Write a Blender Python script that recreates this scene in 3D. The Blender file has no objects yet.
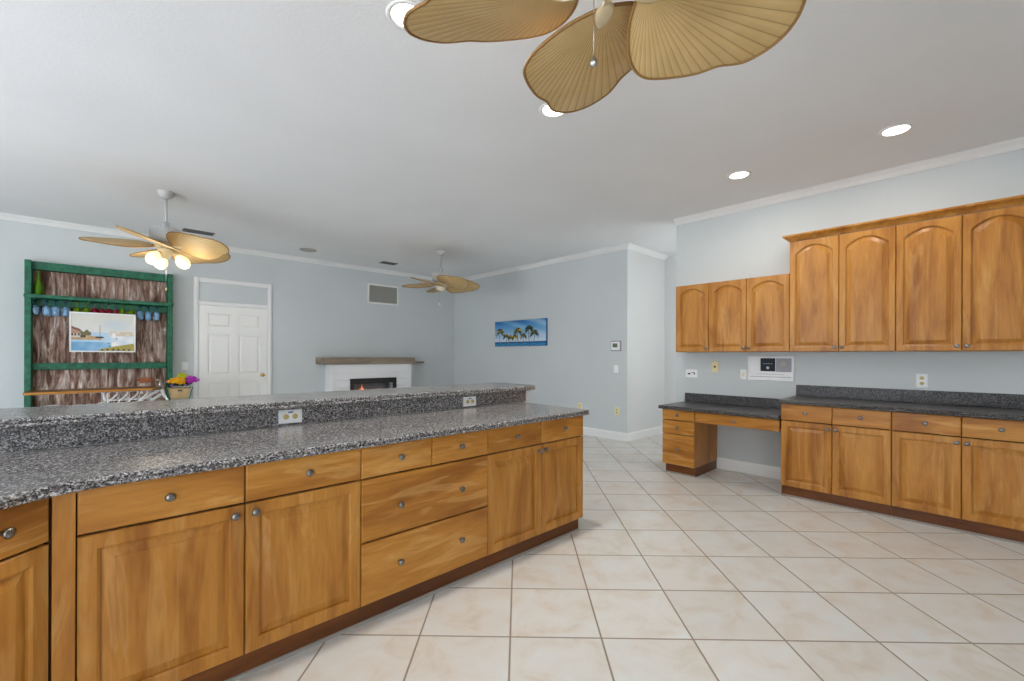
import bpy, bmesh, math, random
from mathutils import Matrix, Vector

random.seed(7)
C = bpy.context.scene.collection
PI = math.pi
R = math.radians

# ------------------------------------------------------------------ camera
CAM_YAW = 0.81462
CAM_Z = 1.322
cam_d = bpy.data.cameras.new('camera')
cam = bpy.data.objects.new('camera', cam_d)
C.objects.link(cam)
cam_d.sensor_width = 36.0
cam_d.sensor_fit = 'HORIZONTAL'
cam_d.lens = 436.4 / 1024 * 36.0
cam_d.shift_y = 15.21 / 1024
cam_d.clip_start = 0.02
cam_d.clip_end = 100
cam.matrix_world = (Matrix.Translation((0, 0, CAM_Z)) @ Matrix.Rotation(CAM_YAW - PI / 2, 4, 'Z')
                    @ Matrix.Rotation(PI / 2, 4, 'X') @ Matrix.Rotation(0.003572, 4, 'Z'))
bpy.context.scene.camera = cam

# ------------------------------------------------------------------ light and exposure
vs = bpy.context.scene.view_settings
vs.view_transform = 'Standard'
vs.look = 'None'
vs.gamma = 1.0
vs.use_curve_mapping = False
vs.exposure = 0.05

wd = bpy.data.worlds.new('daylight')
bpy.context.scene.world = wd
wd.use_nodes = True
nt = wd.node_tree
nt.nodes.clear()
w_out = nt.nodes.new('ShaderNodeOutputWorld')
w_bg = nt.nodes.new('ShaderNodeBackground')
w_tc = nt.nodes.new('ShaderNodeTexCoord')
w_sep = nt.nodes.new('ShaderNodeSeparateXYZ')
w_ramp = nt.nodes.new('ShaderNodeValToRGB')
w_map = nt.nodes.new('ShaderNodeMapRange')
w_map.inputs['From Min'].default_value = -0.2
w_map.inputs['From Max'].default_value = 0.4
w_ramp.color_ramp.elements[0].color = (1.26, 1.31, 1.38, 1)
w_ramp.color_ramp.elements[1].color = (0.76, 0.87, 1.04, 1)
nt.links.new(w_tc.outputs['Generated'], w_sep.inputs[0])
nt.links.new(w_sep.outputs['Z'], w_map.inputs['Value'])
nt.links.new(w_map.outputs[0], w_ramp.inputs[0])
nt.links.new(w_ramp.outputs[0], w_bg.inputs['Color'])
w_bg.inputs['Strength'].default_value = 6.3
nt.links.new(w_bg.outputs[0], w_out.inputs['Surface'])


def lamp(name, kind, loc, energy, color=(1, 1, 1), size=0.1, rot=(0, 0, 0), parent=None, **kw):
    d = bpy.data.lights.new(name, kind)
    d.energy = energy
    d.color = color
    if kind == 'AREA':
        d.shape = kw.get('shape', 'DISK')
        d.size = size
        if 'size_y' in kw:
            d.size_y = kw['size_y']
    elif kind in ('POINT', 'SPOT'):
        d.shadow_soft_size = size
    o = bpy.data.objects.new(name, d)
    C.objects.link(o)
    o.location = loc
    o.rotation_euler = rot
    o.parent = parent
    return o


# unseen area light, added to brighten the side hall
lamp('hall_daylight', 'AREA', (6.75, 2.1, 2.0), 42, (0.97, 0.985, 1.0), 0.9, (R(-90), 0, 0), shape='RECTANGLE', size_y=1.6)

CAN_ENERGY = 7
GLOBE_ENERGY = 3


# ------------------------------------------------------------------ node helpers
def srgb(r, g, b):
    def f(c):
        c /= 255.0
        return c / 12.92 if c <= 0.04045 else ((c + 0.055) / 1.055) ** 2.4
    return (f(r), f(g), f(b), 1.0)


class NT:
    def __init__(self, name):
        self.m = bpy.data.materials.new(name)
        self.m.use_nodes = True
        self.t = self.m.node_tree
        self.p = self.t.nodes['Principled BSDF']

    def n(self, typ, **kw):
        nd = self.t.nodes.new(typ)
        for k, v in kw.items():
            if k.startswith('i_'):
                nd.inputs[k[2:].replace('_', ' ')].default_value = v
            else:
                setattr(nd, k, v)
        return nd

    def l(self, a, b):
        self.t.links.new(a, b)

    def coord(self, scale=(1, 1, 1), rot=(0, 0, 0), random_shift=True):
        tc = self.n('ShaderNodeTexCoord')
        src = tc.outputs['Object']
        if random_shift:
            oi = self.n('ShaderNodeObjectInfo')
            mul = self.n('ShaderNodeMath', operation='MULTIPLY')
            mul.inputs[1].default_value = 37.0
            self.l(oi.outputs['Random'], mul.inputs[0])
            add = self.n('ShaderNodeVectorMath', operation='ADD')
            self.l(src, add.inputs[0])
            self.l(mul.outputs[0], add.inputs[1])
            src = add.outputs[0]
        mp = self.n('ShaderNodeMapping')
        mp.inputs['Scale'].default_value = scale
        mp.inputs['Rotation'].default_value = rot
        self.l(src, mp.inputs[0])
        return mp.outputs[0]

    def noise(self, vec, scale, detail=3, rough=0.5, dist=0.0):
        nd = self.n('ShaderNodeTexNoise')
        nd.inputs['Scale'].default_value = scale
        nd.inputs['Detail'].default_value = detail
        nd.inputs['Roughness'].default_value = rough
        nd.inputs['Distortion'].default_value = dist
        if vec is not None:
            self.l(vec, nd.inputs['Vector'])
        return nd.outputs['Fac']

    def ramp(self, fac, stops, interp='LINEAR'):
        nd = self.n('ShaderNodeValToRGB')
        cr = nd.color_ramp
        cr.interpolation = interp
        while len(cr.elements) < len(stops):
            cr.elements.new(0.5)
        for e, (p, c) in zip(cr.elements, stops):
            e.position = p
            e.color = c
        self.l(fac, nd.inputs[0])
        return nd.outputs[0]

    def mix(self, fac, a, b, mode='MIX'):
        nd = self.n('ShaderNodeMix', data_type='RGBA', blend_type=mode)
        for s, v in ((nd.inputs[0], fac), (nd.inputs[6], a), (nd.inputs[7], b)):
            if hasattr(v, 'is_output') or isinstance(v, bpy.types.NodeSocket):
                self.l(v, s)
            else:
                s.default_value = v
        return nd.outputs[2]

    def math(self, op, a, b=None, clamp=False):
        nd = self.n('ShaderNodeMath', operation=op, use_clamp=clamp)
        for s, v in ((nd.inputs[0], a), (nd.inputs[1], b)):
            if v is None:
                continue
            if isinstance(v, bpy.types.NodeSocket):
                self.l(v, s)
            else:
                s.default_value = v
        return nd.outputs[0]

    def bump(self, h, strength, dist=0.01):
        nd = self.n('ShaderNodeBump')
        nd.inputs['Strength'].default_value = strength
        nd.inputs['Distance'].default_value = dist
        self.l(h, nd.inputs['Height'])
        self.l(nd.outputs[0], self.p.inputs['Normal'])

    def base(self, c):
        if isinstance(c, bpy.types.NodeSocket):
            self.l(c, self.p.inputs['Base Color'])
        else:
            self.p.inputs['Base Color'].default_value = c

    def set(self, **kw):
        for k, v in kw.items():
            self.p.inputs[k.replace('_', ' ')].default_value = v
        return self.m


def plain(name, col, rough=0.5, metal=0.0, var=0.04, scale=9.0, **kw):
    m = NT(name)
    f = m.noise(m.coord(), scale, 3)
    dark = tuple(c * (1 - var) for c in col[:3]) + (1,)
    lite = tuple(min(1, c * (1 + var)) for c in col[:3]) + (1,)
    m.base(m.ramp(f, [(0.3, dark), (0.7, lite)]))
    m.set(Roughness=rough, Metallic=metal, **kw)
    return m.m


def paint(name, col, bump=0.05, scale=90, rough=0.6, var=0.02):
    m = NT(name)
    v = m.coord(random_shift=False)
    f = m.noise(v, 1.3, 3)
    dark = tuple(c * (1 - var) for c in col[:3]) + (1,)
    lite = tuple(min(1, c * (1 + var)) for c in col[:3]) + (1,)
    m.base(m.ramp(f, [(0.3, dark), (0.7, lite)]))
    m.bump(m.noise(v, scale, 4, 0.6), bump, 0.004)
    m.set(Roughness=rough)
    return m.m


def wood(name, horizontal, tint=1.0, figure=0.35, side=False):
    """honey maple: fine streaks along the grain, broad tone bands and curly figure"""
    m = NT(name)
    sc = (1.2, 14, 14) if horizontal else (14, 14, 1.2)
    v = m.coord(sc)
    streak = m.noise(v, 6.0, 5, 0.6, 0.3)
    band = m.noise(m.coord((0.8, 5, 5) if horizontal else (5, 5, 0.8)), 1.6, 3, 0.55, 0.8)
    curl = m.noise(m.coord((1.6, 7, 11) if horizontal else (9, 7, 1.4)), 1.3, 3, 0.5, 1.2)
    a = tuple(c * tint for c in srgb(150, 92, 30)[:3]) + (1,)
    b = tuple(c * tint for c in srgb(180, 120, 46)[:3]) + (1,)
    c = tuple(c * tint for c in srgb(196, 138, 62)[:3]) + (1,)
    base = m.ramp(band, [(0.30, a), (0.50, b), (0.72, c)])
    st = m.ramp(streak, [(0.30, (0.80, 0.77, 0.72, 1)), (0.60, (1, 1, 1, 1))])
    col = m.mix(0.8, base, st, 'MULTIPLY')
    fig = m.ramp(curl, [(0.56, (0, 0, 0, 1)), (0.66, (1, 1, 1, 1)), (0.74, (0.35, 0.35, 0.35, 1))])
    col = m.mix(m.math('MULTIPLY', fig, figure), col, tuple(x * tint for x in srgb(222, 176, 108)[:3]) + (1,))
    m.base(col)
    m.bump(streak, 0.03, 0.002)
    m.set(Roughness=0.38)
    m.p.inputs['Coat Weight'].default_value = 0.06
    m.p.inputs['Specular IOR Level'].default_value = 0.35
    m.p.inputs['Coat Roughness'].default_value = 0.25
    return m.m


def granite(name, dark=1.0, rough=0.22, spec=0.9, coat=0.0):
    m = NT(name)
    v = m.coord(random_shift=False)
    vo = m.n('ShaderNodeTexVoronoi')
    vo.inputs['Scale'].default_value = 190
    m.l(v, vo.inputs['Vector'])
    sep = m.n('ShaderNodeSeparateColor')
    m.l(vo.outputs['Color'], sep.inputs[0])
    k = lambda r, g, b: tuple(c * dark for c in srgb(r, g, b)[:3]) + (1,)
    col = m.ramp(sep.outputs[0], [(0.0, k(18, 18, 22)), (0.28, k(50, 50, 56)), (0.46, k(98, 98, 103)),
                                  (0.60, k(152, 144, 136)), (0.76, k(178, 176, 178)), (0.93, k(222, 217, 214))], 'CONSTANT')
    vo2 = m.n('ShaderNodeTexVoronoi')
    vo2.inputs['Scale'].default_value = 320
    m.l(v, vo2.inputs['Vector'])
    sep2 = m.n('ShaderNodeSeparateColor')
    m.l(vo2.outputs['Color'], sep2.inputs[0])
    col2 = m.ramp(sep2.outputs[1], [(0.0, k(24, 24, 28)), (0.45, k(92, 91, 95)), (0.72, k(176, 171, 167))], 'CONSTANT')
    m.base(m.mix(0.35, col, col2))
    m.set(Roughness=rough)
    m.p.inputs['Specular IOR Level'].default_value = spec
    m.p.inputs['Coat Weight'].default_value = coat
    m.p.inputs['Coat Roughness'].default_value = 0.22
    m.p.inputs['Coat IOR'].default_value = 1.6
    return m.m


def tile_floor(name):
    m = NT(name)
    tc = m.n('ShaderNodeTexCoord')
    sub = m.n('ShaderNodeVectorMath', operation='SUBTRACT')
    sub.inputs[1].default_value = (1.40555, 1.49496, 0)
    m.l(tc.outputs['Object'], sub.inputs[0])
    rot = m.n('ShaderNodeVectorRotate', rotation_type='Z_AXIS')
    rot.inputs['Angle'].default_value = R(44.2436)
    m.l(sub.outputs[0], rot.inputs['Vector'])
    scl = m.n('ShaderNodeVectorMath', operation='SCALE')
    scl.inputs['Scale'].default_value = 1 / 0.42718
    m.l(rot.outputs[0], scl.inputs[0])
    fr = m.n('ShaderNodeVectorMath', operation='FRACTION')
    fl = m.n('ShaderNodeVectorMath', operation='FLOOR')
    m.l(scl.outputs[0], fr.inputs[0])
    m.l(scl.outputs[0], fl.inputs[0])
    sp = m.n('ShaderNodeSeparateXYZ')
    m.l(fr.outputs[0], sp.inputs[0])
    ex = m.math('ABSOLUTE', m.math('SUBTRACT', sp.outputs[0], 0.5))
    ey = m.math('ABSOLUTE', m.math('SUBTRACT', sp.outputs[1], 0.5))
    e = m.math('MAXIMUM', ex, ey)
    mr = m.n('ShaderNodeMapRange')
    mr.inputs['From Min'].default_value = 0.5 - 0.0125
    mr.inputs['From Max'].default_value = 0.5 - 0.0075
    m.l(e, mr.inputs['Value'])
    grout = mr.outputs[0]
    wn = m.n('ShaderNodeTexWhiteNoise', noise_dimensions='2D')
    m.l(fl.outputs[0], wn.inputs['Vector'])
    wsc = m.n('ShaderNodeVectorMath', operation='SCALE')
    wsc.inputs['Scale'].default_value = 20
    m.l(wn.outputs['Color'], wsc.inputs[0])
    add = m.n('ShaderNodeVectorMath', operation='ADD')
    m.l(rot.outputs[0], add.inputs[0])
    m.l(wsc.outputs[0], add.inputs[1])
    cl = m.noise(add.outputs[0], 5.0, 5, 0.6, 0.6)
    col = m.ramp(cl, [(0.30, srgb(206, 197, 184)), (0.48, srgb(215, 212, 206)), (0.68, srgb(217, 220, 219))])
    tone = m.ramp(wn.outputs['Value'], [(0, (0.93, 0.92, 0.91, 1)), (1, (1, 1, 1, 1))])
    col = m.mix(1.0, col, tone, 'MULTIPLY')
    col = m.mix(grout, col, srgb(146, 132, 118))
    m.base(col)
    h = m.math('SUBTRACT', 1.0, grout)
    m.bump(h, 0.5, 0.003)
    rr = m.math('ADD', m.math('MULTIPLY', grout, 0.4), 0.30)
    m.l(rr, m.p.inputs['Roughness'])
    return m.m


def planks(name):
    """whitewashed weathered boards; the boards themselves are modelled, this is their worn finish"""
    m = NT(name)
    v = m.coord((5, 5, 0.75))
    f1 = m.noise(v, 3.6, 6, 0.68, 1.0)
    f2 = m.noise(m.coord((3, 3, 0.9)), 3.0, 4, 0.6, 1.5)
    col = m.ramp(f1, [(0.34, srgb(70, 46, 38)), (0.46, srgb(132, 98, 82)), (0.56, srgb(184, 160, 146)), (0.66, srgb(232, 222, 216))])
    dk = m.ramp(f2, [(0.35, (0.50, 0.46, 0.44, 1)), (0.55, (1, 1, 1, 1))])
    m.base(m.mix(0.8, col, dk, 'MULTIPLY'))
    m.bump(f1, 0.3, 0.004)
    m.set(Roughness=0.85)
    return m.m


def worn_green(name):
    m = NT(name)
    f = m.noise(m.coord((6, 6, 6)), 3.0, 5, 0.65)
    m.base(m.ramp(f, [(0.30, srgb(10, 66, 48)), (0.55, srgb(22, 104, 76)), (0.80, srgb(40, 128, 94))]))
    m.set(Roughness=0.55)
    return m.m


def palm_blade(name):
    """moulded palm leaf: ribs fan out from the leaf's root (local x runs outwards)"""
    m = NT(name)
    tc = m.n('ShaderNodeTexCoord')
    sp = m.n('ShaderNodeSeparateXYZ')
    m.l(tc.outputs['Object'], sp.inputs[0])
    ang = m.math('ARCTAN2', sp.outputs[1], m.math('SUBTRACT', sp.outputs[0], 0.12))
    k = m.math('FRACT', m.math('MULTIPLY', ang, 21 / PI * 2))
    tri = m.math('ABSOLUTE', m.math('SUBTRACT', m.math('MULTIPLY', k, 2.0), 1.0))
    f = m.noise(m.coord((1, 1, 1)), 5, 3)
    c0 = m.ramp(f, [(0.3, srgb(204, 172, 114)), (0.7, srgb(222, 192, 136))])
    line = m.ramp(tri, [(0.0, (0.45, 0.38, 0.28, 1)), (0.12, (0.92, 0.90, 0.86, 1)), (0.5, (1, 1, 1, 1))])
    m.base(m.mix(1.0, c0, line, 'MULTIPLY'))
    m.bump(tri, 0.35, 0.004)
    m.set(Roughness=0.5)
    return m.m


def glowing(name, col, strength):
    m = NT(name)
    m.base(col)
    m.p.inputs['Emission Color'].default_value = col
    m.p.inputs['Emission Strength'].default_value = strength
    f = m.noise(m.coord(), 20, 2)
    m.l(m.ramp(f, [(0, col), (1, tuple(min(1, c * 1.03) for c in col[:3]) + (1,))]), m.p.inputs['Base Color'])
    return m.m


def glass(name, col, trans=0.85, rough=0.05):
    m = NT(name)
    f = m.noise(m.coord(), 14, 2)
    dark = tuple(c * 0.85 for c in col[:3]) + (1,)
    m.base(m.ramp(f, [(0.3, dark), (0.7, col)]))
    m.set(Roughness=rough)
    m.p.inputs['Transmission Weight'].default_value = trans
    m.p.inputs['IOR'].default_value = 1.3
    return m.m


def cell_paint(name):
    m = NT(name)
    a = m.n('ShaderNodeVertexColor', layer_name='picture')
    m.base(a.outputs[0])
    m.set(Roughness=0.55)
    return m.m


M = {
    'wall': paint('pale blue grey wall paint', srgb(203, 208, 208)),
    'hall': paint('pale hall wall paint', srgb(212, 213, 212)),
    'ceiling': paint('textured white ceiling paint', srgb(238, 239, 240), 0.35, 55, 0.85),
    'trim': paint('white trim paint', srgb(236, 236, 234), 0.01, 40, 0.4),
    'door': paint('white door paint', srgb(240, 239, 235), 0.01, 40, 0.45),
    'floor': tile_floor('cream ceramic floor tile'),
    'wood_v': wood('honey maple upright grain', False, 1.0, 0.22),
    'wood_h': wood('honey maple level grain', True, 1.05, 0.34),
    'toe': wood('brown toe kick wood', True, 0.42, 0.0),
    'caulk': plain('grey floor caulk strip', srgb(150, 144, 136), 0.7),
    'inside': plain('dark cabinet gap wood', srgb(70, 42, 20), 0.7),  # shade of the gaps between fronts, put into the wood colour
    'granite': granite('speckled grey granite'),
    'granite_dark': granite('speckled charcoal granite', 0.40, 0.3, 0.3, 0.0),
    'pewter': plain('satin pewter', srgb(132, 130, 127), 0.28, 1.0),
    'brass': plain('polished brass', srgb(200, 160, 80), 0.25, 1.0),
    'white_plastic': plain('white plastic', srgb(240, 240, 240), 0.35),
    'ivory_plastic': plain('ivory plastic', srgb(232, 220, 170), 0.4),
    'slot': plain('dark slot plastic', srgb(30, 28, 26), 0.5),
    'blue_tag': plain('blue printed tag', srgb(60, 100, 150), 0.5),
    'tan_socket': plain('almond socket plastic', srgb(206, 186, 120), 0.45),
    'grey_plastic': plain('mid grey plastic', srgb(160, 158, 168), 0.5),
    'screen': plain('dark lcd screen', srgb(8, 14, 28), 0.6),
    'screen_mark': plain('pale lcd mark', srgb(180, 200, 215), 0.4),
    'lcd': plain('green grey lcd', srgb(90, 104, 88), 0.3),
    'vent_grey': plain('grey painted metal louver', srgb(172, 170, 162), 0.5),
    'vent_dark': plain('dark vent metal', srgb(92, 92, 92), 0.6),
    'fan_white': plain('warm white fan enamel', srgb(186, 186, 186), 0.4),  # white enamel, greyed in its colour for the shade on the motor
    'fan_cream': plain('cream fan metal', srgb(222, 204, 164), 0.45),
    'blade': palm_blade('tan ribbed palm leaf'),
    'blade_edge': plain('tan blade edge', srgb(150, 112, 60), 0.5),
    'chain': plain('nickel bead chain', srgb(180, 178, 172), 0.35, 1.0),
    'globe': glowing('lit frosted glass', (1.0, 0.84, 0.56, 1), 0.75),
    'can_lens': glowing('lit recessed lens', (1.0, 0.97, 0.92, 1), 9.0),
    'fan_bowl': plain('unlit frosted bowl', srgb(232, 222, 200), 0.4),
    'planks': planks('whitewashed barn boards'),
    'green': worn_green('worn green paint'),
    'plank_top': wood('varnished oak top', True, 0.62, 0.25),
    'blue_glass': plain('pale blue glass', srgb(140, 186, 222), 0.08),
    'blue_stem': glass('deep blue glass', srgb(30, 60, 140), 0.5),
    'green_glass': glass('lime green glass', srgb(150, 190, 30), 0.55),
    'bottle_glass': glass('olive green bottle glass', srgb(96, 150, 20), 0.45),
    'red_glass': glass('rosy red glass', srgb(170, 40, 60), 0.4),
    'clear_glass': glass('clear glass', srgb(235, 240, 240), 0.9),
    'picture': cell_paint('printed picture surface'),
    'canvas_edge': plain('blue canvas edge', srgb(30, 84, 130), 0.7),
    'frame_white': plain('white picture frame', srgb(238, 238, 236), 0.4),
    'bike_white': plain('white bicycle enamel', srgb(242, 242, 242), 0.3),
    'bike_dark': plain('dark rubber', srgb(30, 30, 30), 0.7),
    'chrome': plain('brushed chrome', srgb(200, 200, 200), 0.25, 1.0),
    'leather': plain('brown leather grip', srgb(150, 84, 44), 0.6),
    'wicker': None,
    'yellow': plain('golden yellow petals', srgb(236, 176, 10), 0.7, var=0.15, scale=60),
    'lime': plain('lime petals', srgb(196, 206, 40), 0.7, var=0.15, scale=60),
    'magenta': plain('magenta petals', srgb(190, 50, 190), 0.7, var=0.15, scale=60),
    'violet': plain('violet petals', srgb(150, 110, 200), 0.7, var=0.15, scale=60),
    'leaf': plain('dark green leaf', srgb(26, 52, 30), 0.7, var=0.2, scale=40),
    'mantel': wood('weathered grey brown timber', True, 0.5, 0.1),
    'shiplap': paint('white shiplap paint', srgb(238, 238, 238), 0.02, 40, 0.5),
    'black': plain('matt black metal', srgb(14, 14, 15), 0.4),
    'firebox_glass': plain('smoked fireplace glass', srgb(92, 96, 100), 0.15),
    'ember': plain('grey log bed', srgb(120, 108, 104), 0.9, var=0.3, scale=30),
    'flame': glowing('orange flame', (1.0, 0.22, 0.06, 1), 1.2),
}


M['blue_glass'].node_tree.nodes['Principled BSDF'].inputs['Alpha'].default_value = 0.42


def wicker_mat():
    m = NT('woven wicker')
    v = m.coord((1, 1, 1), random_shift=False)
    br = m.n('ShaderNodeTexBrick')
    br.inputs['Scale'].default_value = 22
    br.inputs['Color1'].default_value = srgb(222, 196, 150)
    br.inputs['Color2'].default_value = srgb(204, 172, 122)
    br.inputs['Mortar'].default_value = srgb(110, 80, 48)
    br.inputs['Mortar Size'].default_value = 0.03
    rot = m.n('ShaderNodeMapping')
    rot.inputs['Rotation'].default_value = (R(90), 0, 0)
    m.l(v, rot.inputs[0])
    m.l(rot.outputs[0], br.inputs['Vector'])
    m.base(br.outputs['Color'])
    m.bump(br.outputs['Fac'], -0.5, 0.004)
    m.set(Roughness=0.8)
    return m.m


M['wicker'] = wicker_mat()

# weathered tints for two of the timbers
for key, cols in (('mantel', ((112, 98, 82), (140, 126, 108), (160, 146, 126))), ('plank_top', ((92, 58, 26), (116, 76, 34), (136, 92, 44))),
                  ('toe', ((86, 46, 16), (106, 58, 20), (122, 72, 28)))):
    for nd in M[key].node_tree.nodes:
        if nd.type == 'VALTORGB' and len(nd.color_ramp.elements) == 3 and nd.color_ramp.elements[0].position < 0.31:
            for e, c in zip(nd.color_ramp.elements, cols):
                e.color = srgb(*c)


# ------------------------------------------------------------------ mesh helpers
class MB:
    def __init__(self):
        self.b = bmesh.new()

    def face(self, pts, smooth=False):
        vsx = [self.b.verts.new(p) for p in pts]
        f = self.b.faces.new(vsx)
        f.smooth = smooth
        return f

    def box(self, x0, x1, y0, y1, z0, z1, bev=0.0, seg=1):
        t = bmesh.new()
        bmesh.ops.create_cube(t, size=1.0)
        for v in t.verts:
            v.co = Vector(((x0 + x1) / 2 + v.co.x * (x1 - x0), (y0 + y1) / 2 + v.co.y * (y1 - y0), (z0 + z1) / 2 + v.co.z * (z1 - z0)))
        if bev > 0:
            bmesh.ops.bevel(t, geom=list(t.edges), offset=bev, segments=seg, affect='EDGES', profile=0.5)
        self.merge(t)
        return self

    def merge(self, t, mat=None):
        mp = {}
        for v in t.verts:
            mp[v] = self.b.verts.new(mat @ v.co if mat else v.co)
        for f in t.faces:
            nf = self.b.faces.new([mp[v] for v in f.verts])
            nf.smooth = f.smooth
        t.free()

    def loops(self, loops, cap0=True, cap1=True, smooth=False, closed=True):
        rings = [[self.b.verts.new(p) for p in lp] for lp in loops]
        n = len(rings[0])
        for a, b in zip(rings, rings[1:]):
            for i in range(n if closed else n - 1):
                j = (i + 1) % n
                try:
                    f = self.b.faces.new([a[i], a[j], b[j], b[i]])
                    f.smooth = smooth
                except ValueError:
                    pass
        if cap0:
            self.b.faces.new(list(reversed(rings[0])))
        if cap1:
            self.b.faces.new(rings[-1])
        return self

    def lathe(self, prof, o=(0, 0, 0), axis='Z', seg=24, smooth=True):
        """prof: (radius, height) pairs; axis Z, or Y (towards -y)"""
        lps = []
        for r, h in prof:
            lp = []
            for k in range(seg):
                a = 2 * PI * k / seg
                if axis == 'Z':
                    lp.append((o[0] + r * math.cos(a), o[1] + r * math.sin(a), o[2] + h))
                elif axis == 'Y':
                    lp.append((o[0] + r * math.cos(a), o[1] - h, o[2] + r * math.sin(a)))
                else:
                    lp.append((o[0] + h, o[1] + r * math.cos(a), o[2] + r * math.sin(a)))
            lps.append(lp)
        return self.loops(lps, prof[0][0] > 1e-5, prof[-1][0] > 1e-5, smooth)

    def tube(self, pts, r, seg=10, closed=False, smooth=True, flat=1.0):
        pts = [Vector(p) for p in pts]
        n = len(pts)
        rad = r if isinstance(r, (list, tuple)) else [r] * n
        lps = []
        up = None
        for i, p in enumerate(pts):
            if closed:
                t = pts[(i + 1) % n] - pts[i - 1]
            else:
                t = pts[min(i + 1, n - 1)] - pts[max(i - 1, 0)]
            t.normalize()
            if up is None:
                up = Vector((0, 0, 1)) if abs(t.z) < 0.9 else Vector((1, 0, 0))
            s = t.cross(up)
            if s.length < 1e-4:
                s = t.cross(Vector((0, 1, 0.3)))
            s.normalize()
            u = s.cross(t).normalized()
            up = u
            lps.append([p + s * (rad[i] * math.cos(2 * PI * k / seg)) + u * (rad[i] * flat * math.sin(2 * PI * k / seg)) for k in range(seg)])
        if closed:
            lps.append(lps[0])
            rings = [[self.b.verts.new(p) for p in lp] for lp in lps[:-1]]
            for i in range(n):
                a, b = rings[i], rings[(i + 1) % n]
                for k in range(seg):
                    f = self.b.faces.new([a[k], a[(k + 1) % seg], b[(k + 1) % seg], b[k]])
                    f.smooth = smooth
            return self
        return self.loops(lps, True, True, smooth)

    def ball(self, c, r, sub=2, sq=(1, 1, 1), jitter=0.0):
        t = bmesh.new()
        bmesh.ops.create_icosphere(t, subdivisions=sub, radius=1.0)
        for v in t.verts:
            k = 1 + random.uniform(-jitter, jitter)
            v.co = Vector((c[0] + v.co.x * r * sq[0] * k, c[1] + v.co.y * r * sq[1] * k, c[2] + v.co.z * r * sq[2] * k))
        for f in t.faces:
            f.smooth = jitter == 0
        self.merge(t)
        return self

    def prism(self, poly, z0, z1):
        return self.loops([[(x, y, z0) for x, y in poly], [(x, y, z1) for x, y in poly]])

    def build(self, name, mat, parent=None, loc=None):
        bmesh.ops.recalc_face_normals(self.b, faces=list(self.b.faces))
        me = bpy.data.meshes.new(name)
        self.b.to_mesh(me)
        self.b.free()
        me.materials.append(mat)
        o = bpy.data.objects.new(name, me)
        C.objects.link(o)
        if parent:
            o.parent = parent
        if loc:
            o.location = loc
        return o


def box(name, mat, parent, *d, bev=0.0, seg=1):
    return MB().box(*d, bev=bev, seg=seg).build(name, mat, parent)


def tag(o, label, cat, group=None):
    o['label'] = label
    o['category'] = cat
    if group:
        o['group'] = group
    return o


def thing(name, label, cat, loc=(0, 0, 0), rz=0.0, group=None):
    o = bpy.data.objects.new(name, None)
    C.objects.link(o)
    o.location = loc
    o.rotation_euler = (0, 0, rz)
    o.empty_display_size = 0.1
    return tag(o, label, cat, group)


def structure(o):
    o['kind'] = 'structure'
    return o


def dup(root, loc, rz=0.0, label=None, group=None):
    r = root.copy()
    C.objects.link(r)
    r.location = loc
    r.rotation_euler = (0, 0, rz)
    if label:
        r['label'] = label
    if group:
        r['group'] = group
    for ch in list(root.children):
        c = ch.copy()
        C.objects.link(c)
        c.parent = r
        for g in list(ch.children):
            d = g.copy()
            C.objects.link(d)
            d.parent = c
    return r


def offset_poly(poly, d):
    """inward offset of a counter-clockwise polygon"""
    n = len(poly)
    out = []
    for i in range(n):
        p0, p1, p2 = Vector(poly[i - 1]), Vector(poly[i]), Vector(poly[(i + 1) % n])
        e1 = (p1 - p0).normalized()
        e2 = (p2 - p1).normalized()
        n1 = Vector((-e1.y, e1.x))
        n2 = Vector((-e2.y, e2.x))
        k = 1 + n1.dot(n2)
        out.append(tuple(p1 + (n1 + n2) * (d / max(k, 0.2))))
    return out


def slab(name, mat, poly, z0, t, parent=None):
    """stone top with a double rolled edge"""
    prof = [(0.010, 0), (0.003, 0.003), (0.0, 0.010), (0.002, 0.018), (0.006, 0.0205), (0.002, 0.023), (0.0005, 0.029), (0.003, 0.036), (0.010, 0.040)]
    lps = []
    for ins, h in prof:
        lps.append([(x, y, z0 + h / 0.040 * t) for x, y in offset_poly(poly, ins)])
    return MB().loops(lps).build(name, mat, parent)


def arc(cx, cy, r, a0, a1, n=8):
    return [(cx + r * math.cos(R(a0 + (a1 - a0) * k / n)), cy + r * math.sin(R(a0 + (a1 - a0) * k / n))) for k in range(n + 1)]


def fillet(p0, p1, p2, r, n=8):
    """arc that rounds corner p1, as a list of points"""
    p0, p1, p2 = Vector(p0), Vector(p1), Vector(p2)
    a = (p0 - p1).normalized()
    b = (p2 - p1).normalized()
    ang = a.angle(b)
    t = r / math.tan(ang / 2)
    s, e = p1 + a * t, p1 + b * t
    c = p1 + (a + b).normalized() * (r / math.sin(ang / 2))
    va, vb = s - c, e - c
    tot = va.angle_signed(vb)
    out = []
    for k in range(n + 1):
        q = va.copy()
        q.rotate(Matrix.Rotation(-tot * k / n, 2))
        out.append(tuple(c + q))
    return out


# ------------------------------------------------------------------ room shell
CEIL = 3.05
X_PIC, Y_BACK, X_KIT, Y_HALL, X_HALL, Y_KEND = 5.94, 8.25, 5.33, 3.697, 7.13, 2.61


def wall(name, mat, *d):
    return structure(box(name, mat, None, *d))


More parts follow.
